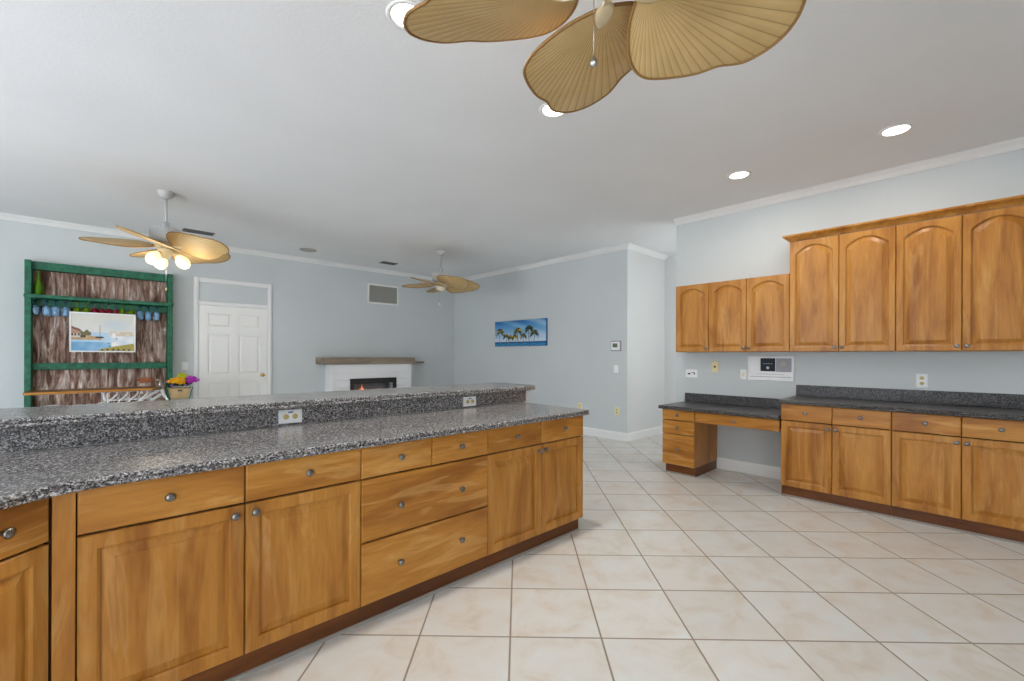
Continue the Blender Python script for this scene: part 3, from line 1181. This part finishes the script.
def harbour_fn(u, v):
    n1 = math.sin(u * 23 + v * 7) * math.sin(u * 11 - v * 19)
    c = lerp((226, 230, 232), (218, 216, 206), v + 0.1 * n1)                 # sky
    c = lerp(c, (186, 206, 226), 0.5 * max(0, math.sin(u * 6 + 0.6) * math.sin(v * 8 - 1)))
    if v < 0.50:
        c = lerp((176, 208, 232), (206, 220, 230), u * 0.8 + 0.25 * n1)      # water
        if v < 0.24 and u < 0.62:
            c = lerp((112, 168, 208), (160, 200, 226), u * 1.2 + 0.3 * n1)
        if u > 0.62:
            c = lerp((208, 222, 232), (238, 240, 240), 0.5 + 0.5 * n1)
    if u > 0.60 and 0.42 < v < 0.54:
        c = lerp((214, 198, 170), (226, 220, 206), abs(n1))
    shore = 0.46 - 0.38 * max(0, u - 0.1) * 0.7
    if v > 0.30 and v < shore and u < 0.46:
        c = lerp((176, 142, 96), (200, 172, 128), 0.5 + 0.5 * n1)
    if u < 0.14 and 0.36 < v < 0.66 - u * 0.6:
        c = (176, 140, 110) if v > 0.46 else (206, 196, 184)
        if v > 0.60 - u * 0.6:
            c = (120, 78, 60)
        elif 0.40 < v < 0.47 and int(u * 40) % 2 == 0:
            c = (70, 60, 60)
    if 0.14 < u < 0.30 and 0.42 < v < 0.54 + 0.03 * math.sin(u * 60):
        c = (110, 104, 70)
    if 0.14 < u < 0.22 and 0.36 < v < 0.42:
        c = (70, 66, 64)
    if 0.36 < u < 0.50 and 0.345 < v < 0.395 - 0.02 * abs(u - 0.43) * 8:
        c = (60, 58, 60)
    if abs(u - 0.445) < 0.005 and 0.38 < v < 0.70:
        c = (110, 106, 104)
    for bx, bz in ((0.575, 0.20), (0.60, 0.13), (0.69, 0.41), (0.71, 0.33)):
        if math.hypot((u - bx) * 1.6, (v - bz) * 2.0) < 0.026:
            c = (84, 96, 116)
    if 0.64 < u < 0.70 and 0.12 < v < 0.5 and n1 > -0.3:
        c = (246, 246, 244)
    hill = 0.02 + 0.19 * max(0, (u - 0.40) / 0.60) ** 0.8
    if u > 0.40 and v < hill:
        c = lerp((188, 170, 80), (150, 140, 70), 0.5 + 0.5 * math.sin(u * 90 + v * 60))
        if v < 0.06 and math.sin(u * 70) > 0.3:
            c = (96, 84, 50)
    return c


# ------------------------------------------------------------------ green hutch on the back wall with its glasses
hu = thing('wall_hutch', 'tall green framed hutch backed with whitewashed boards on the back wall', 'hutch', (-0.684, 8.03, 0))
HW = 1.452
for x in (0.0, HW - 0.058):
    MB().box(x, x + 0.058, 0.0, 0.218, 0.0, 2.492, 0.004).build('post', M['green'], hu)
MB().box(0.058, HW - 0.058, 0.10, 0.218, 2.392, 2.492, 0.004).build('top_rail', M['green'], hu)
MB().box(-0.004, HW + 0.004, -0.035, 0.195, 2.022, 2.066, 0.004).build('shelf', M['green'], hu)
MB().box(0.058, HW - 0.058, 0.155, 0.195, 1.930, 2.021, 0.003).build('glass_rail', M['green'], hu)
b = MB()
for k in range(8):
    b.box(0.075 + k * 0.165, 0.090 + k * 0.165, 0.0, 0.154, 2.004, 2.021)
b.build('hanging_slats', M['green'], hu)
MB().box(0.058, HW - 0.058, 0.10, 0.195, 1.122, 1.206, 0.004).build('middle_rail', M['green'], hu)
b = MB()
x = 0.058
rb = random.Random(11)
while x < HW - 0.06:
    wv = rb.uniform(0.075, 0.115)
    x1 = min(x + wv, HW - 0.058)
    b.box(x + 0.0015, x1 - 0.0015, 0.197 + rb.uniform(0, 0.004), 0.216, 0.02, 2.39, 0.002)
    x = x1
b.build('back_boards', M['planks'], hu)

bo = thing('glass_bottle', 'slender green glass bottle standing on the top shelf of the hutch', 'bottle', (-0.570, 8.11, 2.066))
MB().lathe([(0.0, 0.002), (0.036, 0.001), (0.043, 0.012), (0.046, 0.06), (0.044, 0.10), (0.034, 0.145), (0.020, 0.19), (0.0155, 0.23), (0.0155, 0.285), (0.020, 0.292), (0.020, 0.302), (0.013, 0.303)], seg=20).build('bottle_body', M['bottle_glass'], bo)


def hanging_glass(label, group, bowl_mat, stem_mat, r=0.038):
    t = thing('wine_glass', label, 'wine glass', (0, 0, 2.0), 0, group)
    MB().lathe([(0.022, 0.003), (0.022, 0.0), (0.008, -0.004), (0.0045, -0.012), (0.0045, -0.050), (0.007, -0.058)], seg=14).build('stem', M[stem_mat], t)
    MB().lathe([(0.006, -0.058), (0.022, -0.064), (r, -0.090), (r * 1.06, -0.118), (r * 0.98, -0.160), (r * 0.88, -0.188), (r * 0.85, -0.187), (r * 0.94, -0.159), (r * 1.0, -0.118), (r * 0.92, -0.092), (0.018, -0.068), (0.0, -0.064)], seg=18).build('bowl', M[bowl_mat], t)
    return t


BL = [-0.598, -0.501, -0.419, -0.329]
BR = [0.411, 0.498, 0.590]
GY = 8.118
g0 = hanging_glass('blue wine glass hanging upside down at the left post of the hutch', 'blue hanging wine glasses', 'blue_glass', 'blue_stem')
g0.location = (BL[0], GY, 2.0)
for x, lb in zip(BL[1:] + BR, ('second blue hanging wine glass from the left post of the hutch', 'third blue hanging wine glass from the left post of the hutch',
                               'blue hanging wine glass just left of the green ones, by the painting corner', 'blue hanging wine glass just right of the painting, next to the green ones',
                               'middle one of the three blue hanging glasses right of the painting', 'blue hanging wine glass closest to the right post of the hutch')):
    dup(g0, (x, GY, 2.0), 0, lb)
g1 = hanging_glass('left one of the two green glasses hanging over the painting left corner', 'green hanging glasses', 'green_glass', 'green_glass', 0.036)
g1.location = (-0.226, GY, 2.0)
for x, lb in ((-0.140, 'green hanging glass beside the red ones, on their left'), (0.219, 'green hanging glass beside the red ones, on their right'), (0.317, 'green hanging glass over the painting right corner')):
    dup(g1, (x, GY, 2.0), 0, lb)
g2 = hanging_glass('red hanging glass at the left of the four above the painting', 'red hanging glasses', 'red_glass', 'clear_glass', 0.034)
g2.location = (-0.058, GY, 2.0)
for x, lb in ((0.011, 'second red hanging glass from the left above the painting'), (0.081, 'third red hanging glass from the left above the painting'), (0.152, 'red hanging glass at the right of the four above the painting')):
    dup(g2, (x, GY, 2.0), 0, lb)

pt = thing('framed_painting', 'white framed harbour painting hung on the boards of the green hutch', 'picture', (0.032, 8.040, 1.612))
b = MB()
PW, PH = 0.325, 0.262
for x0, x1, z0, z1 in ((-PW, PW, PH - 0.018, PH), (-PW, PW, -PH, -PH + 0.018), (-PW, -PW + 0.018, -PH + 0.018, PH - 0.018), (PW - 0.018, PW, -PH + 0.018, PH - 0.018)):
    b.box(x0, x1, -0.024, 0.0, z0, z1, 0.003)
b.build('frame', M['frame_white'], pt)
MB().box(-PW + 0.017, PW - 0.017, -0.012, 0.0, -PH + 0.017, PH - 0.017).build('backing', M['frame_white'], pt)
picture_mesh('painting', pt, 2 * PW - 0.036, 2 * PH - 0.036, 110, 84, harbour_fn, -0.0126)
MB().box(-0.02, 0.02, 0.0, 0.186, 0.02, 0.06).build('hanger', M['bike_dark'], pt)

# ------------------------------------------------------------------ bicycle bar table with basket and flowers
YB = 7.60
bk = thing('bicycle_table', 'white bicycle made into a bar table with a wooden plank top, before the hutch', 'table', (0, YB, 0))
lps = []
for x, ya, yb in ((-0.63, -0.25, 0.20), (0.60, -0.15, 0.20)):
    pass
tp = [(-0.635, -0.26), (0.50, -0.20), (0.585, -0.14), (0.60, 0.0), (0.585, 0.14), (0.50, 0.20), (-0.635, 0.22)]
MB().loops([[(x, y, 0.853) for x, y in offset_poly(tp, 0.004)], [(x, y, 0.857) for x, y in tp], [(x, y, 0.880) for x, y in tp], [(x, y, 0.884) for x, y in offset_poly(tp, 0.004)]]).build('table_top', M['plank_top'], bk)
MB().loops([[(-0.635, -0.2635, z0_), (0.50, -0.2035, z0_), (0.50, -0.2005, z0_), (-0.635, -0.2605, z0_)] for z0_ in (0.856, 0.881)]).build('edge_band', M['wood_h'], bk)
fr = MB()
fr.tube([(0.600, 0, 0.855), (0.56, 0, 0.825), (0.46, 0, 0.765), (0.36, 0, 0.69), (0.20, 0, 0.53), (0.10, 0, 0.36), (0.06, 0, 0.29)], 0.019)
fr.tube([(0.625, 0, 0.800), (0.50, 0, 0.705), (0.36, 0, 0.56), (0.20, 0, 0.38), (0.06, 0, 0.29)], 0.018)
fr.tube([(0.585, 0, 0.895), (0.63, 0, 0.78), (0.645, 0, 0.74)], 0.021)
fr.tube([(0.02, 0, 0.853), (0.04, 0, 0.76), (0.06, 0, 0.68), (0.06, 0, 0.29)], 0.018)
for s in (-1, 1):
    fr.tube([(0.055, s * 0.02, 0.72), (-0.02, s * 0.06, 0.69), (-0.42, s * 0.06, 0.34)], 0.011)
    fr.tube([(0.06, s * 0.03, 0.29), (-0.42, s * 0.06, 0.34)], 0.011)
for x in (0.40,):
    fr.tube([(x, 0, 0.853), (x, 0, 0.80)], 0.016)
fr.tube([(-0.60, 0, 0.845), (-0.20, 0, 0.845), (0.55, 0, 0.845)], 0.009)
fr.build('frame', M['bike_white'], bk)
fk = MB()
for s in (-1, 1):
    fk.tube([(0.635, s * 0.03, 0.77), (0.68, s * 0.05, 0.68), (0.75, s * 0.055, 0.50), (0.82, s * 0.055, 0.34)], 0.012)
fk.build('fork', M['bike_white'], bk)
for wx in (-0.42, 0.82):
    tr = MB()
    tr.tube([(wx + 0.318 * math.cos(2 * PI * k / 36), 0, 0.34 + 0.318 * math.sin(2 * PI * k / 36)) for k in range(36)], 0.022, 8, True)
    wh = tr.build('wheel', M['bike_dark'], bk)
    rm = MB()
    rm.tube([(wx + 0.290 * math.cos(2 * PI * k / 36), 0, 0.34 + 0.290 * math.sin(2 * PI * k / 36)) for k in range(36)], 0.010, 6, True)
    for k in range(14):
        a = 2 * PI * k / 14
        rm.tube([(wx, 0.0, 0.34), (wx + 0.285 * math.cos(a), 0, 0.34 + 0.285 * math.sin(a))], 0.002, 4)
    rm.lathe([(0.022, -0.04), (0.022, 0.04)], (wx, 0, 0.34), 'Y', 10)
    rm.build('rim', M['chrome'], wh)
MB().loops([[(-0.42 + (0.352 + dr) * math.cos(a), yy, 0.355 + (0.352 + dr) * math.sin(a)) for yy, dr in ((-0.045, -0.012), (-0.03, 0.004), (0, 0.008), (0.03, 0.004), (0.045, -0.012), (0.0, -0.002))] for a in [R(15 + 10 * k) for k in range(16)]], smooth=True).build('fender', M['bike_white'], bk)
hb = MB()
hb.tube([(0.588, 0, 0.88), (0.590, 0, 0.945)], 0.013)
hb.tube([(0.50, -0.24, 0.985), (0.545, -0.20, 0.985), (0.59, -0.10, 0.965), (0.600, 0, 0.945), (0.59, 0.10, 0.965), (0.545, 0.20, 0.985), (0.50, 0.24, 0.985)], 0.012)
hbo = hb.build('handlebar', M['chrome'], bk)
for s in (-1, 1):
    MB().tube([(0.515, s * 0.225, 0.985), (0.47, s * 0.26, 0.983), (0.375, s * 0.31, 0.975), (0.362, s * 0.315, 0.973)], [0.017, 0.020, 0.019, 0.012], 10).build('grip', M['leather'], hbo)
MB().ball((0.585, -0.02, 0.868), 0.030, 2).build('head_lamp', M['chrome'], bk)
rk = MB()
for k in range(4):
    cx = 0.115 + k * 0.100
    rk.tube([(cx + 0.045, -0.10, 0.853), (cx + 0.040, -0.10, 0.815), (cx + 0.01, -0.10, 0.775), (cx - 0.03, -0.10, 0.74), (cx - 0.05, -0.10, 0.70)], 0.009, 8)
    rk.tube([(cx + 0.062 * math.cos(2 * PI * q / 20), -0.10, 0.792 + 0.055 * math.sin(2 * PI * q / 20)) for q in range(20)], 0.0025, 6, True)
rk.tube([(0.06, -0.10, 0.735), (0.50, -0.10, 0.735)], 0.004, 6)
rk.tube([(0.06, 0.10, 0.735), (0.50, 0.10, 0.735)], 0.004, 6)
for x in (0.07, 0.49):
    rk.tube([(x, -0.10, 0.853), (x, -0.10, 0.735), (x, 0.10, 0.735), (x, 0.10, 0.853)], 0.004, 6)
rk.build('bottle_rack', M['bike_white'], bk)
cr = MB()
for x0, x1 in ((0.655, 0.935),):
    cr.box(x0 + 0.02, x1 - 0.02, -0.10, 0.10, 0.696, 0.708, 0.003)
for x, t in ((0.668, -1), (0.922, 1)):
    cr.tube([(x - t * 0.022, -0.095, 0.70), (x + t * 0.018, -0.105, 0.875)], 0.006, 6)
    cr.tube([(x - t * 0.022, 0.095, 0.70), (x + t * 0.018, 0.105, 0.875)], 0.006, 6)
cr.tube([(0.640, 0, 0.76), (0.668, 0, 0.704)], 0.008, 6)
cr.build('basket_rack', M['green'], bk)

bs = thing('wicker_basket', 'small square wicker basket on the front rack of the white bicycle', 'basket', (0.797, YB, 0.709))
lps = []
for hw, hd, z in ((0.088, 0.066, 0.0), (0.098, 0.074, 0.05), (0.108, 0.082, 0.10), (0.117, 0.088, 0.145), (0.111, 0.082, 0.145), (0.102, 0.076, 0.10), (0.086, 0.062, 0.012)):
    lps.append([(-hw, -hd, z), (hw, -hd, z), (hw, hd, z), (-hw, hd, z)])
MB().loops(lps).build('basket_body', M['wicker'], bs)
MB().tube([(-0.119, -0.090, 0.145), (0.119, -0.090, 0.145), (0.119, 0.090, 0.145), (-0.119, 0.090, 0.145)], 0.008, 8, True, flat=1.0).build('basket_rim', M['wicker'], bs)
MB().box(-0.022, 0.026, -0.094, -0.080, 0.108, 0.126).build('hand_hole', M['slot'], bs)

fb = thing('flower_bunch', 'bunch of yellow, lime and magenta flowers filling the wicker basket', 'flowers', (0.797, YB, 0.745))
rf = random.Random(5)


def bloom(name, mat, blobs):
    b = MB()
    for (cx, cy, cz, r, n) in blobs:
        for k in range(n):
            a, e = rf.uniform(0, 2 * PI), math.asin(rf.uniform(-0.4, 1))
            q = Vector((math.cos(a) * math.cos(e), math.sin(a) * math.cos(e), math.sin(e)))
            p = Vector((cx, cy, cz)) + Vector((q.x * r, q.y * r * 0.8, q.z * r * 0.75))
            b.ball(tuple(p), r * 0.30, 1, (1, 1, 0.7), 0.25)
        b.ball((cx, cy, cz), r * 0.8, 1, (1, 0.8, 0.7), 0.1)
    return b.build(name, M[mat], fb)


bloom('leaves', 'leaf', [(-0.07, -0.03, 0.165, 0.055, 30), (0.03, -0.02, 0.165, 0.055, 30), (0.09, 0.0, 0.165, 0.050, 20), (-0.10, 0.0, 0.18, 0.045, 16), (0.0, 0.03, 0.18, 0.06, 20)])
bloom('yellow_bloom', 'yellow', [(-0.075, -0.06, 0.205, 0.055, 34), (-0.005, -0.06, 0.215, 0.06, 38), (0.01, -0.05, 0.185, 0.05, 24)])
bloom('lime_bloom', 'lime', [(0.03, 0.02, 0.285, 0.045, 26), (0.075, 0.0, 0.255, 0.05, 26)])
bloom('magenta_bloom', 'magenta', [(0.130, -0.03, 0.235, 0.055, 32), (0.185, -0.01, 0.205, 0.045, 22), (0.11, -0.04, 0.19, 0.035, 14)])
bloom('violet_bloom', 'violet', [(-0.085, -0.09, 0.150, 0.020, 8), (0.06, -0.09, 0.155, 0.018, 8), (-0.135, -0.03, 0.20, 0.022, 8)])


# ------------------------------------------------------------------ ceiling fans
LEAF = [(0.098, 0.0), (0.104, 0.045), (0.122, 0.098), (0.165, 0.165), (0.215, 0.210), (0.270, 0.230), (0.330, 0.222), (0.400, 0.200), (0.455, 0.176), (0.505, 0.142), (0.545, 0.128), (0.585, 0.112), (0.618, 0.080), (0.640, 0.042), (0.648, 0.0)]
BS = 1.11


def smooth_leaf(scale):
    pts = [(a * scale * 0.975, b * scale * 1.07) for a, b in LEAF]
    full = pts + [(a, -b) for a, b in reversed(pts[1:-1])]
    out = []
    n = len(full)
    for i in range(n):
        p0, p1, p2, p3 = (Vector(full[(i + k) % n]) for k in (-1, 0, 1, 2))
        for q in range(4):
            t = q / 4
            out.append(0.5 * ((2 * p1) + (p2 - p0) * t + (2 * p0 - 5 * p1 + 4 * p2 - p3) * t * t + (3 * p1 - p0 - 3 * p2 + p3) * t ** 3))
    return [(v.x, v.y) for v in out]


def make_blade(parent, ang, z, pitch, scale):
    pts = smooth_leaf(scale)
    c0 = Vector((0.30 * scale, 0))
    b = MB()
    lps = []
    for s, zz in ((0.0001, -0.006), (0.5, -0.005), (0.96, -0.004), (1.0, 0.0), (0.96, 0.004), (0.5, 0.005), (0.0001, 0.006)):
        lps.append([(c0.x + (x - c0.x) * s, y * s, zz) for x, y in pts])
    b.loops(lps, False, False, True)
    o = b.build('blade', M['blade'], parent)
    o.location = (0, 0, z)
    o.rotation_euler = (Matrix.Rotation(ang, 3, 'Z') @ Matrix.Rotation(pitch, 3, 'X')).to_euler()
    MB().tube([(x, y, 0) for x, y in pts], 0.0055, 6, True).build('blade_edging', M['blade_edge'], o)
    med = []
    for k in range(24):
        a = 2 * PI * k / 24
        x = 0.128 + 0.052 * math.cos(a)
        wv = 0.030 * math.sin(a) * (1.0 - 0.35 * math.cos(a))
        med.append((x, wv))
    m = MB()
    m.loops([[(x, y, -0.004) for x, y in med], [(x, y, -0.010) for x, y in med], [(0.128 + (x - 0.128) * 0.7, y * 0.7, -0.016) for x, y in med], [(0.128 + (x - 0.128) * 0.15, y * 0.15, -0.018) for x, y in med]], smooth=True)
    m.box(0.05, 0.11, -0.013, 0.013, -0.012, -0.004, 0.002)
    m.build('blade_bracket', M['fan_cream'], o)
    return o


def ceiling_fan(label, loc, ang0, pitch, scale, z_blade, body='fan_white', hub=0.1):
    t = thing('ceiling_fan', label, 'ceiling fan', (loc[0], loc[1], CEIL), 0, 'palm leaf ceiling fans')
    zb = z_blade - CEIL
    MB().lathe([(0.0, 0.0), (0.076, -0.001), (0.074, -0.018), (0.062, -0.045), (0.040, -0.066), (0.022, -0.074), (0.0, -0.074)]).build('canopy', M[body], t)
    MB().lathe([(0.0125, -0.07), (0.0125, zb + 0.20)], seg=14).build('downrod', M[body], t)
    MB().lathe([(0.013, zb + 0.262), (0.032, zb + 0.255), (0.034, zb + 0.215), (0.046, zb + 0.205), (0.060, zb + 0.196), (0.128, zb + 0.186), (0.138, zb + 0.172), (0.140, zb + 0.070), (0.132, zb + 0.050),
                (0.110, zb + 0.036), (0.095, zb + 0.030), (0.0, zb + 0.030)], seg=32).build('motor_housing', M[body], t)
    MB().lathe([(0.0, zb + 0.031), (hub * 0.98, zb + 0.030), (hub, zb - 0.006), (hub * 0.8, zb - 0.020), (0.0, zb - 0.022)], seg=28).build('blade_hub', M['fan_cream'], t)
    for k in range(5):
        make_blade(t, ang0 + k * R(72), zb, pitch, scale)
    return t, zb


def pull_chain(t, x, y, z0, z1, r=0.0016, ball=0.010, mat='chain'):
    c = MB().tube([(x, y, z0), (x, y, z1)], r, 6).build('pull_chain', M['chain'], t)
    MB().lathe([(0.0, z1 + 0.004), (ball * 0.5, z1), (ball, z1 - ball * 1.2), (ball * 0.9, z1 - ball * 2.2), (0.0, z1 - ball * 2.8)], (x, y, 0), seg=12).build('chain_pull', M[mat], c)


Z_TO_W = CAM_YAW - PI / 2
fwv = Vector((math.cos(CAM_YAW), math.sin(CAM_YAW)))
# kitchen fan: axis 1.07 m, 0.75 m from the camera's foot
kx, ky = 1.0920, 0.7370
fan_k, zb = ceiling_fan('large palm leaf ceiling fan close overhead in the kitchen, cut by the top edge', (kx, ky), R(89.4) + Z_TO_W, R(-17.5), BS * 0.965, 2.43, hub=0.066)
MB().lathe([(0.0, zb - 0.020), (0.045, zb - 0.022), (0.040, zb - 0.028), (0.0, zb - 0.032)], seg=24).build('bottom_cap', M['fan_cream'], fan_k)
pull_chain(fan_k, -0.052, 0.024, zb - 0.018, zb - 0.240, 0.0014, 0.011)

# living room fan with three lit globes
fan_l, zb = ceiling_fan('palm leaf ceiling fan with three lit glass globes, in front of the green hutch', (0.504, 5.905), R(-76) + Z_TO_W, R(-19), 1.06, 2.465)
lk = MB().lathe([(0.0, zb - 0.02), (0.070, zb - 0.022), (0.074, zb - 0.050), (0.050, zb - 0.085), (0.034, zb - 0.12), (0.0, zb - 0.125)], seg=24).build('light_kit', M['fan_cream'], fan_l)
for a in (-95, 145, 25):
    aw = R(a) + Z_TO_W
    ca, sa = math.cos(aw), math.sin(aw)
    MB().tube([(0.05 * ca, 0.05 * sa, zb - 0.075), (0.085 * ca, 0.085 * sa, zb - 0.070), (0.110 * ca, 0.110 * sa, zb - 0.095)], 0.012, 8).build('lamp_arm', M['fan_cream'], lk)
    gl = MB()
    axis = Vector((0.55 * ca, 0.55 * sa, -0.835))
    rot = Vector((0, 0, -1)).rotation_difference(axis).to_matrix().to_4x4()
    tmp = MB().lathe([(0.026, 0.0), (0.034, -0.012), (0.056, -0.045), (0.064, -0.075), (0.060, -0.105), (0.044, -0.132), (0.020, -0.146), (0.0, -0.148)], seg=20).b
    gl.merge(tmp, Matrix.Translation((0.105 * ca, 0.105 * sa, zb - 0.085)) @ rot)
    gl.build('glass_globe', M['globe'], lk)
    lp_ = Vector((0.105 * ca, 0.105 * sa, zb - 0.085)) + axis * 0.19
    lamp('globe_light', 'POINT', (0.504 + lp_.x, 5.905 + lp_.y, CEIL + lp_.z), GLOBE_ENERGY, (1.0, 0.86, 0.66), 0.05)
pull_chain(fan_l, 0.0, -0.02, zb - 0.10, zb - 0.44, 0.0025, 0.009, 'fan_cream')

# far fan with an unlit bowl
fan_f, zb = ceiling_fan('palm leaf ceiling fan farthest away, near the corner with the wall vent', (4.095, 6.061), R(-46) + Z_TO_W, R(-18), 1.06, 2.49)
MB().lathe([(0.0, zb - 0.02), (0.080, zb - 0.022), (0.088, zb - 0.040), (0.075, zb - 0.075), (0.040, zb - 0.098), (0.0, zb - 0.105)], seg=24).build('light_bowl', M['fan_bowl'], fan_f)
pull_chain(fan_f, -0.05, -0.03, zb - 0.06, zb - 0.30, 0.002, 0.018, 'white_plastic')


# ------------------------------------------------------------------ recessed lights, vents, detector
def downlight(label, x, y, watts=CAN_ENERGY):
    t = thing('recessed_light', label, 'ceiling light', (x, y, CEIL), 0, 'recessed ceiling lights')
    MB().lathe([(0.080, -0.0005), (0.104, -0.0005), (0.104, -0.005), (0.096, -0.009), (0.084, -0.008), (0.080, -0.003)], seg=32).build('trim_ring', M['trim'], t)
    MB().lathe([(0.0, -0.0045), (0.070, -0.0045), (0.081, -0.0025), (0.081, -0.0005), (0.0, -0.0005)], seg=32).build('lens', M['can_lens'], t)
    lamp('recessed_light_glow', 'AREA', (x, y, CEIL - 0.012), watts, (1.0, 0.95, 0.86), 0.15)
    return t


downlight('recessed ceiling light nearest the right edge, above the tall wall cabinets', 4.400, 0.415)
downlight('recessed ceiling light above the desk end of the wall cabinets', 4.418, 1.543)
downlight('recessed ceiling light peeking out beside the left blade of the near fan', 1.130, 1.985, 20)
downlight('recessed ceiling light behind the tip of the middle blade of the near fan', 2.310, 2.03, 20)


def register(label, x, y, rz, w, h):
    t = thing('ceiling_vent', label, 'vent', (x, y, CEIL), rz, 'ceiling air vents')
    b = MB()
    b.box(-w / 2, w / 2, -h / 2, -h / 2 + 0.02, -0.010, -0.0005)
    b.box(-w / 2, w / 2, h / 2 - 0.02, h / 2, -0.010, -0.0005)
    b.box(-w / 2, -w / 2 + 0.02, -h / 2 + 0.02, h / 2 - 0.02, -0.010, -0.0005)
    b.box(w / 2 - 0.02, w / 2, -h / 2 + 0.02, h / 2 - 0.02, -0.010, -0.0005)
    b.build('vent_frame', M['vent_dark'], t)
    b = MB()
    k = -h / 2 + 0.03
    while k < h / 2 - 0.025:
        b.face([(-w / 2 + 0.02, k, -0.002), (w / 2 - 0.02, k, -0.002), (w / 2 - 0.02, k + 0.012, -0.010), (-w / 2 + 0.02, k + 0.012, -0.010)])
        k += 0.018
    b.build('louvers', M['vent_dark'], t)
    MB().box(-w / 2 + 0.02, w / 2 - 0.02, -h / 2 + 0.02, h / 2 - 0.02, -0.0015, -0.0005).build('duct', M['slot'], t)
    return t


register('ceiling vent beside the fan with lit globes', 1.0, 7.50, 0, 0.36, 0.17)
register('ceiling vent beside the farthest fan', 3.92, 7.53, 0, 0.30, 0.17)
sd = MB().lathe([(0.0, -0.0005), (0.13, -0.0005), (0.13, -0.008), (0.118, -0.012), (0.112, -0.007), (0.10, -0.007), (0.0, -0.010)], (2.48, 7.52, CEIL), seg=32).build('ceiling_speaker', M['vent_grey'])
tag(sd, 'flat round white speaker in the ceiling between the two vents', 'ceiling speaker')

rv = thing('return_grille', 'white framed return air grille high on the back wall by the corner', 'vent', (4.178, Y_BACK - 0.0002, 2.553), 0)
b = MB()
GW, GH = 0.334, 0.198
b.box(-GW, GW, -0.014, 0, GH - 0.032, GH, 0.003)
b.box(-GW, GW, -0.014, 0, -GH, -GH + 0.032, 0.003)
b.box(-GW, -GW + 0.032, -0.014, 0, -GH + 0.032, GH - 0.032, 0.003)
b.box(GW - 0.032, GW, -0.014, 0, -GH + 0.032, GH - 0.032, 0.003)
b.build('grille_frame', M['trim'], rv)
b = MB()
k = -GH + 0.036
while k < GH - 0.036:
    b.loops([[(x, -0.012, k), (x, -0.0105, k - 0.001), (x, -0.003, k + 0.011), (x, -0.0045, k + 0.012)] for x in (-GW + 0.032, GW - 0.032)])
    k += 0.0145
b.build('louvers', M['vent_grey'], rv)
MB().box(-GW + 0.032, GW - 0.032, -0.002, 0, -GH + 0.032, GH - 0.032).build('filter', M['vent_grey'], rv)
